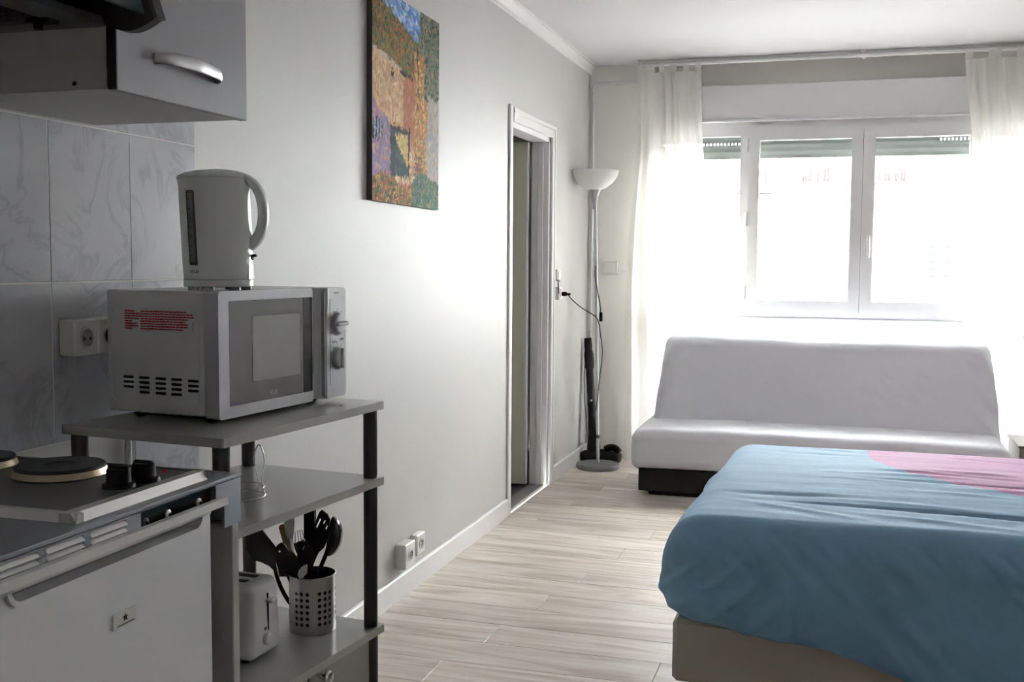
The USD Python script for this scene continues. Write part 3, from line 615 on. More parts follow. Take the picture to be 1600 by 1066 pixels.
# ------------------------------------------------------------------ painting on canvas
def painting():
    NY, NZ = 190, 202; W_, H_ = .645, .745
    rng = np.random.default_rng(11)
    gu, gv = np.meshgrid(np.linspace(0, 1, NY), np.linspace(0, 1, NZ), indexing='ij'); gv = 1-gv           # gv runs down the picture
    PAL = [[(.62, .40, .21), (.70, .50, .30), (.55, .34, .20)],                                            # 0 warm wall
           [(.09, .22, .52), (.16, .32, .62), (.30, .46, .70), (.55, .62, .75)],                           # 1 sky
           [(.05, .08, .03), (.14, .12, .04), (.30, .17, .05), (.10, .16, .05), (.42, .14, .05), (.24, .22, .10)],   # 2 hill
           [(.47, .17, .09), (.55, .26, .14), (.40, .16, .09)],                                            # 3 rust wall
           [(.60, .33, .10), (.42, .22, .08), (.62, .45, .22), (.25, .18, .08), (.50, .20, .07)],          # 4 autumn leaves
           [(.04, .08, .06), (.10, .16, .11), (.18, .20, .15), (.30, .24, .14)],                           # 5 dark foliage
           [(.42, .42, .42), (.52, .46, .38), (.30, .34, .40), (.46, .36, .24)],                           # 6 pale trunk
           [(.30, .20, .33), (.44, .26, .28), (.24, .24, .40), (.50, .32, .30)],                           # 7 mauve shade
           [(.02, .05, .07), (.04, .09, .09), (.07, .12, .12)],                                            # 8 gate dark
           [(.58, .42, .14), (.66, .52, .24)],                                                             # 9 sunlit inside of the gate
           [(.02, .02, .025), (.05, .04, .04)],                                                            # 10 beams
           [(.14, .06, .06), (.28, .14, .11)],                                                             # 11 steps
           [(.45, .18, .06), (.13, .16, .05), (.55, .34, .12), (.08, .09, .04), (.36, .10, .06)],          # 12 flowers
           [(.03, .10, .06), (.08, .18, .10), (.22, .24, .14), (.05, .13, .12)],                           # 13 shrubs
           [(.62, .56, .48), (.50, .42, .36)],                                                             # 14 eave
           [(.30, .38, .55), (.42, .50, .62)]]                                                             # 15 blue glints
    def region(u, v):
        r = np.zeros(u.shape, int)
        def P(k, m): r[m] = k
        P(2, (v < .30+.10*u))
        P(1, (v < .02+.22*u) & (u < .74))
        P(5, (u > .68-.10*v) & (v < .42))
        P(4, (u > .60) & (u < .86) & (v > .22) & (v < .88))
        P(5, (u > .76) & (v > .08) & (v < .45-.1*(u-.76)))
        P(6, (u > .80+.02*np.sin(v*16)) & (v > .42))
        P(3, (u > .43) & (u < .60) & (v > .36) & (v < .70))
        P(14, (abs(v-(.285+.14*u)) < .012) & (u < .42)); P(10, (abs(v-(.345+.02*u)) < .010) & (u > .36) & (u < .58))
        P(10, (u > .245) & (u < .295) & (v > .35) & (v < .41))
        P(7, (u < .27-.15*np.clip(.70-v, 0, 1)) & (v > .53+.35*u) & (v < .88))
        P(10, (u < .135) & (u > .005) & (v > .60) & (v < .71)); 
        for a in (.035, .075, .112): P(15, (abs(u-a) < .009) & (v > .61) & (v < .70))
        P(8, (u > .24) & (u < .53) & (v > .64) & (v < .87)); P(9, (u > .29) & (u < .50) & (v > .655) & (v < .66+.75*(u-.29)))
        for a in (.25, .295, .52): P(10, (abs(u-a) < .014) & (v > .60) & (v < .88))
        P(10, (abs(v-(.625+.02*u)) < .013) & (u > .235) & (u < .545))
        for i in range(6): P(11, (abs(v-(.90-.030*i)) < .009+.004*(i % 2)) & (u > .555+.008*i) & (u < .76-.01*i))
        P(12, v > .875-.02*np.sin(u*11)); P(13, (v > .84+.02*np.sin(u*15)) & (u > .56))
        P(10, (abs(u-(.655+.012*np.sin(v*20))) < .009) & (v > .12) & (v < .50))
        return r
    pal = lambda r, t: np.array([PAL[k][int(x*len(PAL[k]))] for k, x in zip(r, t)])
    r0 = region(gu.ravel(), gv.ravel()); C = np.array([np.mean(PAL[k], 0) for k in range(16)])[r0].reshape(gu.shape+(3,))
    N = 9000; uu, vv = rng.random(N), rng.random(N); rr = region(uu, vv); cols = pal(rr, rng.random(N))*(1+.12*rng.standard_normal((N, 1)))
    ang = np.where(np.isin(rr, (1,)), .3, np.where(np.isin(rr, (6, 3, 8, 10)), 1.5, rng.uniform(0, 3.14, N)))
    big = np.where(np.isin(rr, (10, 14, 15, 11)), .006, np.where(np.isin(rr, (1, 0, 7)), .014, .0095))
    for k in range(N):
        i0, i1 = int((uu[k]-.03)*NY), int((uu[k]+.03)*NY)+2; j0, j1 = int((1-vv[k]-.03)*NZ), int((1-vv[k]+.03)*NZ)+2
        i0, j0 = max(i0, 0), max(j0, 0); du, dv_ = gu[i0:i1, j0:j1]-uu[k], gv[i0:i1, j0:j1]-vv[k]
        a, b = du*math.cos(ang[k])+dv_*math.sin(ang[k]), -du*math.sin(ang[k])+dv_*math.cos(ang[k])
        m_ = (a/(big[k]*1.8))**2+(b/(big[k]*.75))**2 < 1
        C[i0:i1, j0:j1][m_] = cols[k]
    V = np.stack([np.full_like(gu, .022), gu*W_, (1-gv)*H_], -1).reshape(-1, 3)
    idx = np.arange(NY*NZ).reshape(NY, NZ); q = np.stack([idx[:-1, :-1], idx[1:, :-1], idx[1:, 1:], idx[:-1, 1:]], -1).reshape(-1, 4)
    return trimesh.Trimesh(V, np.vstack([q[:, [0, 1, 2]], q[:, [0, 2, 3]]]), process=False), np.clip(C, .003, .9).reshape(-1, 3)
pmesh, pcol = painting()
pt = Thing('painting', 'colourful impressionist canvas of an old house with a gate, hung unframed on the left wall', 'painting', (0, 3.448, 1.507))
tilt = np.array(trimesh.transformations.rotation_matrix(math.radians(-.55), [1, 0, 0]))
pmesh.apply_transform(tilt)
q = usdkit.mesh(stage, pt.path+'/canvas_face', pmesh, M['paintcol'], smooth=False)
UsdGeom.PrimvarsAPI(q).CreatePrimvar('paint', Sdf.ValueTypeNames.Color3fArray, 'vertex').Set(Vt.Vec3fArray.FromNumpy(pcol.astype(np.float32)))
M['canvas'] = pm('canvas_side_wrap', (.05, .045, .05), .6)
M['canvas2'] = pm('canvas_side_top', (.20, .18, .17), .6)
sd = box((0.001, 0.0005, .0005), (.0215, .6445, .7445)); sd.apply_transform(tilt)
pt.part('stretcher', sd, M['canvas'], False, label='dark wrapped sides of the canvas', world=False)

# ------------------------------------------------------------------ trolley with shelves
TH = .111; TO = np.array([.457, 1.789, 0])
tl = Thing('shelf_trolley', 'grey laminate kitchen trolley with charcoal tube posts beside the tiled wall', 'trolley', TO, -TH)
def shelf(z1, th=.018, ov=0.0):
    g = sg.box(-.412-ov, 0, 0+ov, .617).buffer(-.004).buffer(.004, 3)
    p = tl.part('shelf', prism(g, th-.0012, 'xy', z1-th+.0006), M['laminate'], False, world=False)
    return p
for z in (.954, .767, .396): shelf(z, .020)
for z in (.954, .767, .396):
    tl.part('edge_band', box((-.0005, .004, z-.0195), (.0012, .613, z-.0008)), M['edge'], False, world=False)
for (x, y_) in ((-.024, .026), (-.024, .591), (-.388, .026), (-.388, .591)):
    for z0, z1 in ((.767, .934), (.396, .747), (.03, .376)):
        tl.part('post', cyl((x, y_, z0), (x, y_, z1), .0172, 24), M['post'], 30, world=False)
    tl.part('foot', lathe([(0, 0), (.015, 0), (.018, .012), (.0172, .031), (0, .031)], 20, (x, y_, 0)), M['black'], world=False)
tl.part('cabinet', cat_([box((-.39, .045, .05), (-.035, .060, .376)), box((-.39, .557, .05), (-.035, .572, .376)), box((-.39, .06, .05), (-.376, .557, .376)), box((-.39, .06, .05), (-.035, .557, .066))]), M['laminate'], False, world=False)
for y0, y1, ky in ((.046, .3075, .262), (.3105, .571, .352)):
    dr = tl.part('door', box((-.034, y0, .052), (-.017, y1, .374), .0015), M['laminate'], False, world=False)
    tl.part('knob', move(trimesh.creation.cylinder(.004, .02).apply_transform(trimesh.transformations.rotation_matrix(math.pi/2, [0, 1, 0])), (-.008, ky, .356)), M['chrome'], under=dr, world=False)
    kn = lathe([(0, 0), (.011, 0), (.015, .004), (.015, .010), (.012, .015), (0, .017)], 24); kn.apply_transform(trimesh.transformations.rotation_matrix(math.pi/2, [0, 1, 0]))
    tl.part('knob', move(kn, (-.001, ky, .356)), M['chrome'], under=dr, world=False)
tl.part('screw_cap', cat_([lathe([(0, .0), (.005, 0), (.004, .0012), (0, .0015)], 12, (-.05, .50, .954))]), M['grey'], world=False)
ROT = np.array([[math.cos(TH), math.sin(TH), 0], [-math.sin(TH), math.cos(TH), 0], [0, 0, 1]])
tloc = lambda x, y_, z: TO+ROT@np.array([x, y_, 0])+np.array([0, 0, z])

# wire stand on the middle shelf
wrk = Thing('wire_stand', 'small bent wire stand on the middle trolley shelf', 'stand', tloc(-.175, .285, .767))
c = tloc(-.175, .285, .767); rr_ = .052
t_ = np.linspace(0, 2*math.pi, 40)
wrk.part('ring', tube(np.stack([c[0]+rr_*np.cos(t_), c[1]+rr_*np.sin(t_), np.full(40, c[2]+.002)], 1), .002, 8), M['chrome'], True)
wrk.part('ring', tube(np.stack([c[0]+rr_*.98*np.cos(t_), c[1]+rr_*.98*np.sin(t_), np.full(40, c[2]+.022)], 1), .0015, 8), M['chrome'], True)
lpz = [(c[0]+.018, c[1]+.030, c[2]+.004), (c[0]+.018, c[1]+.030, c[2]+.06), (c[0]+.020, c[1]+.030, c[2]+.105), (c[0]+.026, c[1]+.032, c[2]+.114), (c[0]+.032, c[1]+.034, c[2]+.105), (c[0]+.036, c[1]+.034, c[2]+.06), (c[0]+.038, c[1]+.034, c[2]+.004)]
wrk.part('loop', tube(spline(lpz, 40), .0018, 8), M['chrome'], True)

# ------------------------------------------------------------------ microwave
MT = .103; MO = np.array([.366, 1.928, 0]); MZ = .954
RM = np.array([[math.cos(MT), math.sin(MT), 0], [-math.sin(MT), math.cos(MT), 0], [0, 0, 1]])
mw = Thing('microwave_oven', 'silver microwave oven with a dark glass door on top of the trolley', 'microwave', MO+[0, 0, MZ], -MT)
mp = lambda *a, **k: mw.part(*a, world=False, **k)
D, WD, HT, F0 = .305, .481, .278, .014     # local: x to the front (0 = door face), y away, z up from the shelf
case = rrect(-D, F0, -.040, HT, .006)
cm = prism(case.difference(sg.MultiPolygon([])), WD-.012, 'xz', .006)
mp('case', box((-D, .005, F0), (-.040, WD-.006, HT-.001), .004), M['mwbody'], smooth=False)
mp('side_panel', prism(rrect(-.292, F0+.012, -.055, HT-.035, .03).exterior.buffer(.0009), .0016, 'xz', .0038), M['mwbody'], smooth=False)
# vent slots: five columns
for ci, (x, n_, z0) in enumerate(((-.258, 3, .076), (-.215, 4, .076), (-.171, 4, .076), (-.129, 4, .076), (-.085, 3, .075))):
    for k in range(n_):
        z = MZ*0+F0+z0-.0105*k
        mp('vent_slot', prism(rrect(x, z-.0026, x+.0265, z+.0026, .0024), .0016, 'xz', .0036), M['black'], smooth=False)
# red caution print, two columns of lines
def textline(w, h, seed):
    r_ = random.Random(seed); out = []; x = 0
    while x < w-.002:
        b = min(r_.uniform(.004, .012), w-x); out.append(sg.box(x, 0, x+b, h)); x += b+.0011
    return out
lines = []
for k, (w1, w2) in enumerate(((.025, .139), (.042, .157), (.043, .160), (.040, .143), (.022, .134), (.034, .143), (.036, .144), (.019, .129))):
    z = F0+.217-.0053*k
    for (x0, w) in ((-.252, w1), (-.2095, w2*.88)):
        for g in textline(w, .0030, k*13+int(x0*100)): lines.append(affinity.translate(g, x0, z))
mp('caution_print', cat_([prism(g, .0006, 'xz', .0043) for g in lines]+[prism(sg.box(-.0705, F0+.178, -.0695, F0+.200), .0006, 'xz', .0043)]), M['red'], smooth=False, label='red printed caution text')
mp('bottom_tray', box((-D+.05, .03, .006), (-.05, WD-.03, F0+.002)), M['black'], smooth=False)
for x in (-.25, -.06):
    for y_ in (.05, WD-.05): mp('foot', lathe([(0, 0), (.010, 0), (.014, .010), (.014, .016), (0, .016)], 16, (x, y_, 0)), M['black'])
mp('front_shell', prism(sg.box(0.0, F0-.004, .348, HT).buffer(-.008).buffer(.008, 4).difference(rrect(.034, F0+.021, .346, F0+.243, .004)), .036, 'yz', -.038), M['silver'], smooth=25)
dr = mp('door', box((-.030, .030, F0+.016), (-.010, .350, F0+.246)), M['black'], smooth=False)
mp('door_glass', box((-.010, .034, F0+.020), (-.0035, .310, F0+.2435), .001), M['mwglass'], smooth=False, under=dr, label='dark glossy door glass')
mp('window_screen', prism(rrect(.115, F0+.066, .295, F0+.208, .006), .0012, 'yz', -.0036), M['mwmesh'], smooth=False, under=dr, label='grey see-through screen of the door')
mp('door_glass', box((-.010, .309, F0+.020), (-.0030, .346, F0+.2435), .001), M['black'], smooth=False, under=dr, label='black strip of the door')
tm = meshkit.text_mesh('FELIX', .0085, .0006, True); tV = tm.vertices.copy(); tm.vertices = np.stack([tV[:, 2], tV[:, 0], tV[:, 1]], 1)
mp('brand_lettering', move(tm, (-.0035, .172, F0+.031)), M['lightprint'], smooth=False, under=dr)
# scooped vertical handle and control panel
hprof = []
for t in np.linspace(0, 1, 14): hprof.append((.346+.042*t, -.004-.014*math.sin(math.pi*min(1, t*1.1))*(1-t*.0)))
hs = sg.Polygon([(.346, -.038), (.346, -.030), (.356, -.029), (.366, -.025), (.375, -.018), (.382, -.008), (.386, .003), (.391, .009), (.398, .010), (.403, .008), (.405, -.038)])
mh = prism(hs, HT-F0+.002, 'yx', F0-.003); mp('handle_scoop', mh, M['silver'], smooth=30)
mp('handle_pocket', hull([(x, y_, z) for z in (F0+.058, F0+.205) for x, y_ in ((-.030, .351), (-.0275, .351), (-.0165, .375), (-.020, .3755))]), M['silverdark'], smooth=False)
mp('control_panel', prism(rrect(.384, F0-.003, .481, HT-.001, .012), .046, 'yz', -.040), M['silver'], smooth=25)
fac = prism(rrect(.408, F0+.028, .474, F0+.236, .003), .0016, 'yz', .0058); mp('panel_inlay', fac, M['silver'], smooth=False)
for z, r_ in ((F0+.176, .026), (F0+.092, .0255)):
    k_ = lathe([(0, 0), (r_*1.16, 0), (r_*1.16, .0012), (r_*1.02, .0016)], 32); k2 = lathe([(r_, 0), (r_, .004), (r_*.92, .009), (r_*.8, .011), (0, .011)], 32)
    for m_ in (k_, k2): m_.apply_transform(trimesh.transformations.rotation_matrix(math.pi/2, [0, 1, 0]))
    mp('dial_ring', move(k_, (.0072, .441, z)), M['silverdark'])
    kb = mp('dial', move(k2, (.0075, .441, z)), M['silver'])
    ang = 0 if z > F0+.12 else math.pi/2
    g_ = box((-.0, -r_*.95, -.005), (.009, r_*.95, .005), .003); g_.apply_transform(trimesh.transformations.rotation_matrix(ang, [1, 0, 0]))
    mp('dial_grip', move(g_, (.0175, .441, z)), M['silver'], smooth=False, under=kb)
    for a in np.linspace(-2.2, 2.2, 9):
        yy_, zz_ = .441+r_*1.32*math.sin(a), z+r_*1.32*math.cos(a)
        mp('dial_mark', box((.0074, yy_-.0012, zz_-.0012), (.0080, yy_+.0012, zz_+.0012)), M['grey'], smooth=False)
for y0, y1, z in ((.418, .432, F0+.132), (.452, .468, F0+.137), (.436, .4385, F0+.131)):
    mp('panel_print', box((.0072, y0, z-.0028), (.0078, y1, z+.0028)), M['grey'], smooth=False)
mp('panel_print', box((.0062, .428, F0+.249), (.0066, .450, F0+.2515)), M['grey'], smooth=False)
pl = Thing('power_cord', 'black microwave power cord plugged into the tile socket and hanging behind the trolley', 'cord', (.05, 2.05, .5))
pl.part('plug', cyl((.050, 1.992, 1.130), (.064, 1.992, 1.130), .0175, 18), M['black'], True)
pl.part('cord', tube(spline([(.058, 1.998, 1.118), (.050, 2.01, 1.08), (.022, 2.12, 1.00), (.020, 2.36, .93), (.026, 2.43, .86), (.028, 2.43, .72), (.028, 2.43, .50), (.028, 2.43, .40)], 50), .004, 8), M['cable'], True)

# ------------------------------------------------------------------ kettle on the microwave
kc = np.array([.281, 2.070, MZ+HT-.001]); KA = math.radians(17)
kt = Thing('electric_kettle', 'pale grey plastic jug kettle standing on the microwave', 'kettle', kc, KA)
kp = lambda *a, **k: kt.part(*a, world=False, **k)
KH = .262
def jug(rs, ovx=1.0):
    n = 56; t = np.linspace(0, 2*math.pi, n, endpoint=False); V, F = [], []
    for (rx, z, cx) in rs: V.append(np.stack([cx+rx*np.cos(t), rx*.93*np.sin(t), np.full(n, z)], 1))
    k = len(rs)
    for i in range(k-1):
        for j in range(n):
            q_ = (j+1) % n; F += [[i*n+j, i*n+q_, (i+1)*n+q_], [i*n+j, (i+1)*n+q_, (i+1)*n+j]]
    V = np.vstack(V+[[[rs[0][2], 0, rs[0][1]]], [[rs[-1][2], 0, rs[-1][1]]]])
    for j in range(n): q_ = (j+1) % n; F += [[k*n, q_, j], [k*n+1, (k-1)*n+j, (k-1)*n+q_]]
    return trimesh.Trimesh(V, F, process=False)
kp('body', jug([(.0745, .024, -.003), (.076, .06, -.004), (.0765, .12, -.006), (.0765, .19, -.009), (.0765, .225, -.010), (.077, .2405, -.0125), (.0775, .243, -.0130)]), M['kettle'], smooth=35)
kp('base_collar', jug([(.072, .007, -.003), (.0755, .009, -.003), (.0755, .0225, -.003), (.074, .0235, -.003)]), M['kettle'], smooth=35)
for a in np.linspace(0, 2*math.pi, 6, endpoint=False)+.3:
    kp('foot', box((-.012+.055*math.cos(a), -.008+.05*math.sin(a), 0), (.012+.055*math.cos(a), .008+.05*math.sin(a), .009)), M['kettle'], smooth=False)
kp('lid', jug([(.0765, .2435, -.013), (.0755, .2475, -.012), (.066, .254, -.008), (.048, .259, -.004), (.022, .262, 0)]), M['kettle'], smooth=60)
kp('spout', hull([(-.078, -.022, .243), (-.078, .022, .243), (-.092, 0, .244), (-.080, -.018, .20), (-.080, .018, .20), (-.084, 0, .20)]), M['kettle'], smooth=30)
hpth = spline([(.026, 0, .252), (.056, 0, .246), (.083, 0, .222), (.096, 0, .182), (.095, 0, .144), (.083, 0, .114), (.062, 0, .098)], 44)
def ribbon(path, w, th):
    P = np.asarray(path); T = np.gradient(P, axis=0); T /= np.linalg.norm(T, axis=1, keepdims=True); B = np.array([0, 1.0, 0]); V = []; n = 20
    t = np.linspace(0, 2*math.pi, n, endpoint=False)
    ww, tt = np.broadcast_to(w, len(P)), np.broadcast_to(th, len(P))
    for p, d, a, b in zip(P, T, ww, tt):
        N = np.cross(d, B); ex = np.sign(np.cos(t))*abs(np.cos(t))**.7; ey = np.sign(np.sin(t))*abs(np.sin(t))**.7
        V.append(p+np.outer(ex*b, N)+np.outer(ey*a, B))
    F = []; k = len(P)
    for i in range(k-1):
        for j in range(n): q_ = (j+1) % n; F += [[i*n+j, i*n+q_, (i+1)*n+q_], [i*n+j, (i+1)*n+q_, (i+1)*n+j]]
    V = np.vstack(V+[P[:1], P[-1:]])
    for j in range(n): q_ = (j+1) % n; F += [[k*n, q_, j], [k*n+1, (k-1)*n+j, (k-1)*n+q_]]
    m_ = trimesh.Trimesh(V, F, process=False); trimesh.repair.fix_normals(m_); return m_
kp('handle', ribbon(hpth, np.linspace(.021, .016, 44), np.interp(np.linspace(0, 1, 44), [0, .2, .5, .85, 1], [.006, .010, .0115, .012, .014])), M['kettle'], smooth=40)
kp('handle_root', hull([(.040, -.026, .0245), (.040, .026, .0245), (.070, -.026, .0245), (.070, .026, .0245), (.073, 0, .0245), (.052, -.018, .104), (.052, .018, .104), (.067, -.014, .104), (.067, .014, .104)]), M['kettle'], smooth=30)
sw_ = kp('switch', cat_([box((.060, -.008, .066), (.074, .008, .076), .002), box((.070, -.007, .0725), (.081, .007, .0785), .002)]), M['black'], smooth=False, label='dark on-off switch lever')
# water gauge on the camera side
ga = math.radians(-118)
def onjug(m_, ang, off=0.0):
    V = m_.vertices.copy(); out = np.zeros_like(V)
    for i, (a, z, o) in enumerate(V):
        r0 = np.interp(z, [.024, .06, .12, .19, .225, .243], [.0745, .076, .0765, .0765, .0765, .0775]); cx = np.interp(z, [.024, .06, .12, .19, .225, .243], [-.003, -.004, -.006, -.009, -.010, -.013])
        an = ang+a/.0735; out[i] = (cx+(r0+o+off)*math.cos(an), (r0+o+off)*.93*math.sin(an), z)
    m2 = trimesh.Trimesh(out, m_.faces, process=False); trimesh.repair.fix_normals(m2); return m2
def sub(m_, e=.006): v, f = trimesh.remesh.subdivide_to_size(m_.vertices, m_.faces, e); return trimesh.Trimesh(v, f, process=False)
gp = kp('water_gauge', onjug(sub(prism(rrect(-.0105, .054, .0105, .214, .004), .0022, 'xy', -.0006)), ga), M['gauge'], smooth=40, label='dark framed water level window')
kp('gauge_pane', onjug(sub(prism(rrect(-.0062, .060, .0062, .208, .002), .0006, 'xy', .0016)), ga), M['gaugewin'], smooth=40, under=gp)
for z in np.linspace(.075, .195, 7): kp('gauge_mark', onjug(sub(prism(sg.box(-.004, z-.0006, .002, z+.0006), .0005, 'xy', .0021)), ga), M['black'], smooth=False, under=gp)
tm = meshkit.text_mesh('FELIX', .0058, .0005, True); tm.vertices -= [tm.bounds[:, 0].mean(), 0, 0]
kp('brand_lettering', onjug(sub(move(tm, (0.001, .0375, -.0002))), ga), M['gauge'], smooth=False)

# ------------------------------------------------------------------ toaster and utensil pot on the lower shelf
to = Thing('toaster', 'white two-slot toaster on the lower trolley shelf beside the utensil pot', 'toaster', (.235, 2.115, .396), -TH+.06)
tp = lambda *a, **k: to.part(*a, world=False, **k)
sb_ = softbox((.132, .062, .086), .018, (8, 5, 6), 5); V = np.array(sb_.vertices); V[:, 1] *= 1-.10*(V[:, 2]/.086+1)/2; V[:, 0] *= 1-.04*(V[:, 2]/.086+1)/2; sb_.vertices = V
tp('body', move(sb_, (0, 0, .092)), M['white'], smooth=True)
for y_ in (-.02, .02): tp('bread_slot', box((-.095, y_-.011, .170), (.095, y_+.011, .1787), .002), M['black'], smooth=False, label='dark bread slot')
tp('lever_slot', box((.128, .004, .062), (.1312, .0075, .148), .0005), M['black'], smooth=False)
tp('lever', box((.129, -.006, .128), (.149, .018, .138), .003), M['white'], smooth=False)
kn = lathe([(0, 0), (.014, 0), (.013, .010), (.010, .012), (0, .012)], 24); kn.apply_transform(trimesh.transformations.rotation_matrix(math.pi/2, [0, 1, 0]))
tp('browning_knob', move(kn, (.130, -.006, .046)), M['white'])
tp('browning_icon', move(trimesh.creation.cylinder(.004, .001).apply_transform(trimesh.transformations.rotation_matrix(math.pi/2, [0, 1, 0])), (.1318, -.008, .070)), M['grey'])
for x in (-.10, .10):
    for y_ in (-.04, .04): tp('foot', cyl((x, y_, 0), (x, y_, .012), .009, 14), M['black'])

CC = np.array([.372, 2.315, .396]); CR, CH = .0565, .138
uc = Thing('utensil_pot', 'perforated stainless steel pot holding kitchen utensils on the lower trolley shelf', 'utensil pot', CC)
cols = [g*60+o for g in range(6) for o in (0, 15, 30)]; base_a = -math.pi/2+math.radians(12+33)
W2 = 2*math.pi*CR
strip = sg.box(0, 0, W2, CH)
holes = [sg.Point((math.radians(a)*CR) % W2, .026+.0150*i).buffer(.0046, 4) for a in cols for i in range(6)]
holes += [affinity.translate(h, W2, 0) for h in holes if h.bounds[0] < .006]
from shapely.ops import unary_union
strip = strip.difference(unary_union(holes))
pcs = []
NS = 72
for i in range(NS):
    g = strip.intersection(sg.box(W2*i/NS, -1, W2*(i+1)/NS, 1))
    for q_ in getattr(g, 'geoms', [g]):
        if q_.area > 1e-9:
            v2, f2 = trimesh.creation.triangulate_polygon(q_, engine='earcut'); pcs.append((v2, f2))
def wrap(r):
    out = []
    for v2, f2 in pcs:
        a = v2[:, 0]/CR+base_a; out.append(trimesh.Trimesh(np.stack([r*np.cos(a), r*np.sin(a), v2[:, 1]], 1), f2, process=False))
    return cat_(out)
wi = wrap(CR-.0012); wi.invert(); wo = wrap(CR)
uc.part('perforated_wall', cat_([wo, wi]), M['cupsteel'], False, world=False)
uc.part('rim', lathe([(CR-.0014, CH-.001), (CR+.001, CH-.001), (CR+.0012, CH+.001), (CR-.0012, CH+.0015), (CR-.0014, CH-.001)], 64), M['cupsteel'], True, world=False)
uc.part('bottom', lathe([(0, 0), (CR-.001, 0), (CR-.001, .002), (0, .002)], 48), M['cupsteel'], world=False)
uc.part('liner', lathe([(CR-.006, .003), (CR-.006, CH-.012), (CR-.0075, CH-.012), (CR-.0075, .003), (CR-.006, .003)], 40), M['black'], True, world=False, label='dark inner liner seen through the holes')

def utensil(name, label, cat, yq, poly, m, th=.004, handle=None, hm=None, hr=.005, extra=None, holes=()):
    """a flat-headed utensil: its outline is given where it stands (a vertical plane y = yq), its handle goes down into the pot."""
    pts = [hit(px, py, 1, yq) for px, py in poly]
    g = sg.Polygon([(p[0], p[2]) for p in pts]).buffer(.0015, 4)
    for h in holes: g = g.difference(sg.Polygon([(hit(px, py, 1, yq)[0], hit(px, py, 1, yq)[2]) for px, py in h]))
    t = Thing(name, label, cat, (CC[0], yq, .4))
    t.part('head', prism(g, th, 'xz', yq-th/2), m, False)
    hp_ = [hit(px, py, 1, yq) for px, py in handle] if handle else [np.array([g.centroid.x, yq, g.bounds[1]])]
    dx = np.clip(hp_[-1][0], CC[0]-.03, CC[0]+.03)
    end = np.array([CC[0]+(dx-CC[0])*-.3, np.clip(yq, CC[1]-.03, CC[1]+.03), .404])
    t.part('handle', tube(spline(hp_+[end], 16), hr, 12), hm or m, True)
    return t
utensil('spatula', 'wide black spatula leaning left out of the utensil pot', 'spatula', 2.305, [(386, 838), (408, 827), (431, 857), (432, 868), (430, 892), (422, 884), (410, 878), (396, 874), (386, 858)], M['black'], .004, [(429, 885), (434, 905)])
utensil('wooden_skewer', 'tan wooden handle standing behind the black spoons in the utensil pot', 'wooden utensil', 2.345, [(437, 824), (439, 821), (444, 820), (447, 838), (451, 852), (461, 866), (458, 869), (445, 852), (441, 838)], M['wood'], .006, [(459, 866), (463, 905)])
utensil('spoon_white', 'white plastic spatula standing tallest at the back of the utensil pot', 'spatula', 2.350, [(445, 812), (450, 807), (458, 806), (460, 815), (459, 832), (457, 842), (448, 842), (445, 828)], M['clear'], .004, [(453, 840), (458, 870), (462, 905)])
t_f = utensil('fork', 'steel fork with four tines upright in the utensil pot', 'fork', 2.320, [(460, 850), (471, 846), (476, 842), (478, 852), (474, 862), (464, 864)], M['chrome'], .002, [(468, 860), (470, 905)], hr=.003)
for a in ((461, 831, 462, 851), (464.5, 829, 467, 849), (468, 828, 471.5, 847), (471.5, 828, 476, 845)):
    t_f.part('tine', tube([hit(a[0], a[1], 1, 2.320), hit(a[2], a[3], 1, 2.320)], .0011, 6), M['chrome'], True)
utensil('knife_black', 'broad black handle standing straight up against the shelf above the utensil pot', 'kitchen knife', 2.330, [(477, 799), (479, 797), (484, 799), (487, 796), (491.5, 794), (492.5, 842), (480, 850), (477.5, 842)], M['black'], .010, [(485, 845), (478, 905)], hr=.007)
utensil('slotted_turner', 'black slotted turner leaning right in the utensil pot', 'turner', 2.295, [(492, 822), (500, 801), (503, 798), (512, 805), (515, 812), (510, 846), (505, 856), (498, 862), (490, 860)], M['black'], .004, [(497, 858), (480, 905)], hr=.006,
        holes=[[(493.5, 824), (500, 809.5), (502.5, 811.5), (495.5, 826)], [(504.5, 818), (507.5, 812), (509.5, 813.5), (506.5, 820)], [(508, 826), (511, 820), (513, 822), (510, 829)]])
utensil('slotted_spoon', 'black slotted spoon in the middle of the utensil pot', 'spoon', 2.290, [(466, 866), (470, 856), (478, 846), (487, 842), (493, 850), (492, 866), (486, 884), (474, 888), (466, 880)], M['black'], .006, [(478, 880), (474, 905)], hr=.006, holes=[[(472.5, 858), (477, 851), (478.5, 852.5), (474.5, 860)], [(481, 856), (483.5, 851), (484.5, 852), (482.5, 857)]])
utensil('spoon_black', 'black spoon with a holed handle end at the left of the utensil pot', 'spoon', 2.280, [(432, 862), (434, 853), (439, 849), (444, 851), (452, 862), (464, 872), (468, 890), (466, 900), (438, 900), (434, 880)], M['black'], .006, [(448, 895), (455, 910)], holes=[[(436, 861), (438.5, 859), (439.5, 861.5), (437.5, 863.5)]])
utensil('spoon_clear', 'pale translucent measuring spoon hooked at the front rim of the utensil pot', 'measuring spoon', 2.268, [(466, 899), (468, 892), (473, 886), (479, 883), (479, 896), (474, 901), (469, 904)], M['clear'], .003, [(474, 899), (473, 912)], hr=.0015)
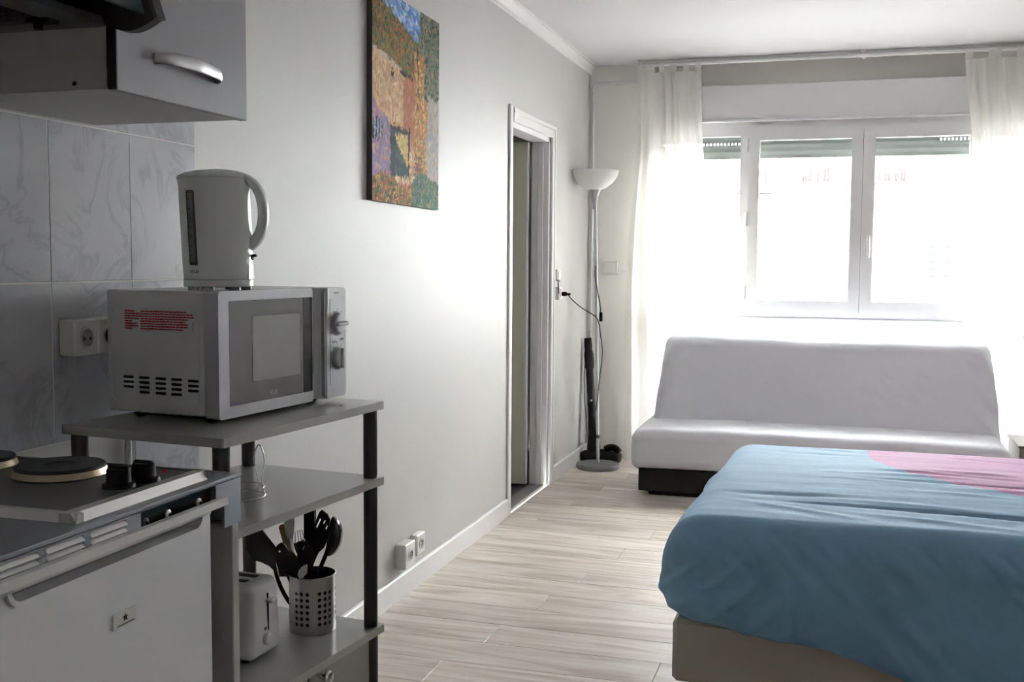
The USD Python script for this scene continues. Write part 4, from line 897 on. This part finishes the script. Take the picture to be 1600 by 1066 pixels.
# ladle: a round bowl seen from the side
ld = Thing('ladle', 'black ladle with a round bowl hanging over the right side of the utensil pot', 'ladle', (CC[0], 2.30, .4))
lc = hit(519, 838, 1, 2.30); pr = [(0, -.028)]
for a in np.linspace(-80, 0, 9): pr.append((.048*math.cos(math.radians(a))*1.0, .028*math.sin(math.radians(a))))
pr += [(.0455, .0)]+[(.0455*math.cos(math.radians(a)), .0255*math.sin(math.radians(a))) for a in np.linspace(-10, -80, 8)]+[(0, -.0255)]
bw = lathe(pr, 36); bw.apply_transform(trimesh.transformations.rotation_matrix(math.radians(-78), [0, 1, 0])); bw.apply_transform(trimesh.transformations.rotation_matrix(math.radians(16), [0, 0, 1])); bw.apply_transform(trimesh.transformations.rotation_matrix(math.radians(-7), [0, 1, 0]))
ld.part('bowl', move(bw, lc+[-.004, 0, 0]), M['blackgloss'], True)
ld.part('handle', tube(spline([hit(514, 842, 1, 2.292), hit(511, 862, 1, 2.292), hit(503, 882, 1, 2.295), hit(497, 900, 1, 2.30), (CC[0]+.01, 2.31, .404)], 24), .0052, 12), M['black'], True)
ld.part('grey_lining', move(hull([(0, -.002, -.030), (.016, -.002, -.026), (.020, -.002, .0), (.012, -.002, .020), (0, -.002, -.010), (0, .001, -.03), (.012, .001, .02)]), hit(513, 848, 1, 2.283)), M['clear'], label='paler patch of reflection-grey lining') if False else None

# ------------------------------------------------------------------ kitchenette: worktop, fridge, panel, hob
KX, KY0, KY1, KZ = .58, .58, 1.650, .923
ku = Thing('kitchenette_unit', 'stainless steel kitchenette unit with a slotted front apron at the lower left', 'kitchen unit', (.3, 1.1, .8))
ku.part('top_sheet', box((.012, KY0, KZ-.007), (KX+.0025, KY1, KZ), .002), M['steel'], False)
ap = sg.box(KY0, .835, KY1, KZ-.008)
slots = []
for (a, b) in ((1.345-.095*0, 0),): pass
SL = [(1.252, 1.332), (1.163, 1.238), (1.072, 1.148), (.982, 1.058), (.892, .968)]
rows = [(.9035, .912), (.894, .9025), (.8845, .893)]
for a, b in SL:
    for z0, z1 in rows: ap = ap.difference(rrect(a, z0, b, z1, .0035))
ap = ap.difference(sg.box(1.367, .856, 1.572, .9145))
ap = ap.difference(sg.box(.9, .80, 1.597, .877))
ku.part('apron', prism(ap, .006, 'yz', KX-.006), M['steel'], False)
for a, b in SL:
    for z0, z1 in rows:
        lv = hull([(KX-.006, a, z1), (KX-.006, b, z1), (KX+.003, a, z0+.001), (KX+.003, b, z0+.001), (KX-.004, a, z1), (KX-.004, b, z1), (KX+.001, a, z0), (KX+.001, b, z0)])
        ku.part('vent_louvre', lv, M['rim'], False)
cpn = ku.part('control_panel', box((KX-.04, 1.30, .879), (KX-.012, 1.574, .916)), M['blackgloss'], False, label='black control panel recessed in the apron')
for y_ in (1.45, 1.536, 1.392):
    kb = lathe([(0, 0), (.007, 0), (.007, .003), (.004, .005), (0, .005)], 18); kb.apply_transform(trimesh.transformations.rotation_matrix(math.pi/2, [0, 1, 0]))
    ku.part('screw', move(kb, (KX-.012, y_, .893)), M['rim'] if y_ > 1.4 else M['grey'], under=cpn)
    ku.part('screw_hole', move(trimesh.creation.icosphere(1, .0028), (KX-.006, y_, .892)), M['black'], under=cpn)
ku.part('end_cap', box((.012, KY1-.006, .835), (KX-.001, KY1, KZ-.002)), M['steel'], False)
for y_ in (KY1-.024, KY0):
    ku.part('end_panel', box((.02, y_, 0), (KX-.004, y_+.018, .834), .001), M['panel'], False)
    ku.part('edge_band', box((KX-.0045, y_, 0), (KX-.002, y_+.018, .834)), M['edge'], False)
FY0, FY1 = 1.01, 1.553
fr = Thing('refrigerator', 'white under-counter refrigerator with a long grip rail below the steel worktop', 'refrigerator', (.3, 1.28, 0))
fr.part('cabinet', box((.06, FY0, .03), (KX-.055, FY1, .826), .004), M['fridge'], False)
dface = sg.box(FY0, .05, FY1, .874)
grip = sg.Polygon([(1.10, .858), (1.09, .869), (1.50, .869), (1.525, .869), (1.50, .853), (1.49, .836), (1.125, .836)])
gg = rrect(1.095, .856, 1.525, .95, .018)
dd = fr.part('door', prism(dface.difference(gg), .030, 'yz', KX-.030), M['fridge'], False)
fr.part('door_back', box((KX-.052, FY0, .05), (KX-.028, FY1, .874), .003), M['fridge'], False, under=dd)
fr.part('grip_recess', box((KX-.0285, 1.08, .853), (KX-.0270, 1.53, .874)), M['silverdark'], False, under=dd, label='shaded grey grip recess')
fr.part('grip_lip', prism(gg.intersection(sg.box(0, 0, 9, .874)).buffer(.007).difference(gg).intersection(sg.box(0, 0, 9, .874)), .006, 'yz', KX-.002), M['fridge'], False, under=dd)
fr.part('handle_rail', hull([(KX+.002, y_, z_) if k_ else (x_, y_, z_) for y_ in (FY0-.02, 1.593) for k_, x_, z_ in ((0, KX+.001, .8925), (0, KX+.010, .8915), (0, KX+.012, .8790), (0, KX-.002, .8755))]), M['grip'], False, under=dd, label='long off-white grip rail')
fr.part('handle_mount', box((KX-.03, FY0+.02, .8715), (KX+.004, 1.55, .8765)), M['grip'], False, under=dd)
bgp = fr.part('badge', box((KX, 1.295, .7545), (KX+.0025, 1.349, .7775), .001), M['grip'], False, label='small pale badge on the refrigerator door')
st5 = sg.Polygon([(1.322+.0055*math.cos(math.pi/2+i*math.pi/5)*(1 if i % 2 == 0 else .45), .7675+.0055*math.sin(math.pi/2+i*math.pi/5)*(1 if i % 2 == 0 else .45)) for i in range(10)])
fr.part('badge_emblem', prism(st5, .0006, 'yz', KX+.0025), M['black'], False, under=dd)
fr.part('badge_line', box((KX+.0025, 1.303, .7575), (KX+.003, 1.343, .7588)), M['grey'], False, under=dd)
for x in (.12, .5):
    for y_ in (FY0+.06, FY1-.06): fr.part('foot', cyl((x, y_, 0), (x, y_, .032), .018, 14), M['black'])

HX0, HX1, HY0, HY1 = .05, .560, 1.248, 1.592
hb = Thing('electric_hob', 'dark enamel two-plate electric hob with a bright raised rim set on the steel worktop', 'hob', ((HX0+HX1)/2, 1.42, KZ))
hb.part('plate', box((HX0+.01, HY0+.01, KZ+.0), (HX1-.01, HY1-.01, KZ+.012), .003), M['enamel'], False)
def rimside(p, q, w):  # sloped steel rim along one side, p to q on the outside edge, w towards the inside
    p, q, w = np.array(p), np.array(q), np.array(w); u_ = np.array([0, 0, 1.0])
    return hull([p, q, p+w*.3+u_*.014, q+w*.3+u_*.014, p+w+u_*.0135, q+w+u_*.0135, p+w, q+w])
zc = KZ
hb.part('rim', rimside((HX1, HY0, zc), (HX1, HY1, zc), (-.030, 0, 0)), M['rim'], False)
hb.part('rim', rimside((HX0, HY0, zc), (HX0, HY1, zc), (.014, 0, 0)), M['rim'], False)
hb.part('rim', rimside((HX0, HY0, zc), (HX1, HY0, zc), (0, .016, 0)), M['rim'], False)
hb.part('rim', rimside((HX0, HY1, zc), (HX1, HY1, zc), (0, -.012, 0)), M['enamel'], False)
for (cx, cy, r_) in ((.335, 1.487, .073), (.150, 1.500, .062)):
    hpn = hb.part('hotplate', lathe([(0, .028), (r_*.32, .028), (r_*.35, .0295), (r_*.97, .0295), (r_, .027), (r_, .021), (0, .021)], 48, (cx, cy, KZ)), M['iron'])
    hb.part('hotplate_ring', lathe([(r_*1.02, .012), (r_*1.06, .014), (r_*1.0, .024), (r_*.96, .024), (r_*.96, .012)], 48, (cx, cy, KZ)), M['ring'], under=hpn, label='steel ring around the hotplate')
    hb.part('hotplate_hub', lathe([(0, .028), (r_*.30, .028), (r_*.28, .0282), (0, .0282)], 32, (cx, cy, KZ)), M['blackgloss'], under=hpn)
for (cx, cy) in ((.492, 1.432), (.500, 1.486)):
    kn_ = hb.part('knob', cat_([lathe([(0, .012), (.026, .012), (.025, .018), (.020, .020), (.0185, .040), (.017, .042), (0, .042)], 28, (cx, cy, KZ)), box((cx-.019, cy-.005, KZ+.022), (cx+.019, cy+.005, KZ+.046), .003)]), M['black'])
hb.part('indicator_lamp', lathe([(0, .0125), (.006, .0125), (.004, .015), (0, .016)], 16, (.487, 1.560, KZ)), M['redlamp'])

# ------------------------------------------------------------------ wall cabinet and cooker hood
CX, CY0, CY1, CZ = .365, 1.588, 2.012, 1.590
cb = Thing('wall_cabinet', 'silver-grey wall cabinet above the tiles at the upper left', 'wall cabinet', (.18, 1.82, CZ))
cb.part('carcass', box((.009, CY0, CZ), (CX, CY1, 2.27), .001), M['carc'], False)
cb.part('door_gap', box((CX, CY0+.003, CZ+.003), (CX+.004, CY1-.003, 2.267)), M['blackedge'], False, label='dark gap behind the door')
dd = cb.part('door', box((CX+.004, CY0+.001, CZ-.002), (CX+.022, CY1, 2.268), .0015), M['cab'], False)
cb.part('door_edge', box((CX+.0035, CY0+.0002, CZ), (CX+.0205, CY0+.0012, 2.267)), M['blackedge'], False, under=dd, label='black edge strip of the door')
hx0 = CX+.022
arc = spline([(hx0, 1.695, 1.660), (hx0+.014, 1.71, 1.662), (hx0+.024, 1.76, 1.664), (hx0+.028, 1.80, 1.664), (hx0+.024, 1.845, 1.662), (hx0+.012, 1.893, 1.658), (hx0, 1.900, 1.656)], 36)
V = []
nA = 14; t_ = np.linspace(0, 2*math.pi, nA, endpoint=False)
T = np.gradient(arc, axis=0); T /= np.linalg.norm(T, axis=1, keepdims=True)
for i, p in enumerate(arc):
    N_ = np.cross(T[i], [0, 0, 1.0]); wz = .0135*(1-.25*abs(i/35*2-1))
    V.append(p+np.outer(np.cos(t_)*.0035, N_)+np.outer(np.sin(t_)*wz, [0, 0, 1.0]))
F = []
for i in range(35):
    for j in range(nA): q_ = (j+1) % nA; F += [[i*nA+j, i*nA+q_, (i+1)*nA+q_], [i*nA+j, (i+1)*nA+q_, (i+1)*nA+j]]
hm_ = trimesh.Trimesh(np.vstack(V), F, process=False); trimesh.repair.fix_normals(hm_)
cb.part('handle', hm_, M['satin'], True, under=dd, label='curved satin metal bow handle')
for (x, z) in ((.30, CZ+.012), (.105, CZ+.012)): cb.part('screw_cap', cyl((x, CY0+.0005, z), (x, CY0-.0015, z), .0035, 12), M['black'])
c3 = Thing('wall_cabinet', 'wall cabinet above the cooker hood, out of the frame', 'wall cabinet', (.18, 1.3, 1.85))
c3.part('carcass', box((.009, 1.0, 1.87), (CX, CY0-.001, 2.27), .001), M['carc'], False)
c3.part('door', box((CX+.002, 1.002, 1.872), (CX+.022, CY0-.003, 2.268), .0015), M['cab'], False)
HY_0, HY_1 = 1.0, 1.555
hd = Thing('cooker_hood', 'dark cooker hood with a tilted glass visor at the top left corner', 'cooker hood', (.2, 1.3, 1.69))
hd.part('canopy', cat_([box((.009, HY_0, 1.695), (.40, HY_0+.012, 1.868)), box((.009, HY_1-.012, 1.695), (.40, HY_1, 1.868)), box((.009, HY_0, 1.695), (.021, HY_1, 1.868)), box((.009, HY_0, 1.76), (.40, HY_1, 1.868)),
                        box((.009, HY_0, 1.688), (.095, HY_1, 1.70)), box((.33, HY_0, 1.688), (.40, HY_1, 1.70)), box((.09, HY_1-.05, 1.688), (.34, HY_1, 1.70)), box((.09, HY_0, 1.688), (.34, HY_0+.05, 1.70))]), M['hood'], False)
hd.part('grease_filter', box((.09, HY_0+.045, 1.694), (.335, HY_1-.045, 1.704)), M['filter'], False, label='black mesh grease filter')
fm = [box((.09, y_, 1.692), (.335, y_+.003, 1.695)) for y_ in np.arange(HY_0+.05, HY_1-.05, .012)]
hd.part('filter_mesh', cat_(fm), M['black'], False, kind='stuff')
hd.part('filter_clip', cat_([box((.30, HY_1-.085, 1.682), (.345, HY_1-.055, 1.692), .002), cyl((.315, HY_1-.07, 1.683), (.315, HY_1-.07, 1.672), .008, 12)]), M['black'])
prof = [(.400, 1.70)]+[(.40+.1*t, 1.690-.018*math.sin(math.pi*t*.95)+.002*t) for t in np.linspace(.05, 1, 9)]+[(.502, 1.690), (.480, 1.752), (.44, 1.868), (.40, 1.868)]
for y0, y1 in ((HY_1-.020, HY_1+.0), (HY_0, HY_0+.02)): hd.part('end_cap', prism(prof, y1-y0, 'xz', y0), M['filter'], 20)
hd.part('end_cap_edge', prism([(.502, 1.690), (.508, 1.692), (.448, 1.868), (.440, 1.868)], .024, 'xz', HY_1-.022), M['hood'], False)
M['visor'] = pm('smoked_visor', (.10, .13, .13), .12)
hd.part('visor', hull([(.478, HY_0+.02, 1.699), (.484, HY_0+.02, 1.700), (.428, HY_0+.02, 1.866), (.422, HY_0+.02, 1.866), (.478, HY_1-.021, 1.699), (.484, HY_1-.021, 1.700), (.428, HY_1-.021, 1.866), (.422, HY_1-.021, 1.866)]), M['visor'], False, label='grey-green glass front visor')

# white riser pipe on the wall under the tiles
rp = Thing('riser_pipe', 'white vertical pipe on the wall behind the trolley, below the tiles', 'pipe', (.03, 2.09, 0))
rp.part('pipe', cyl((.012, 2.10, 0), (.012, 2.10, .90), .008, 18), M['trim'], True)
rp.part('clip', box((0, 2.09, .60), (.024, 2.11, .625), .002), M['trim'], False)
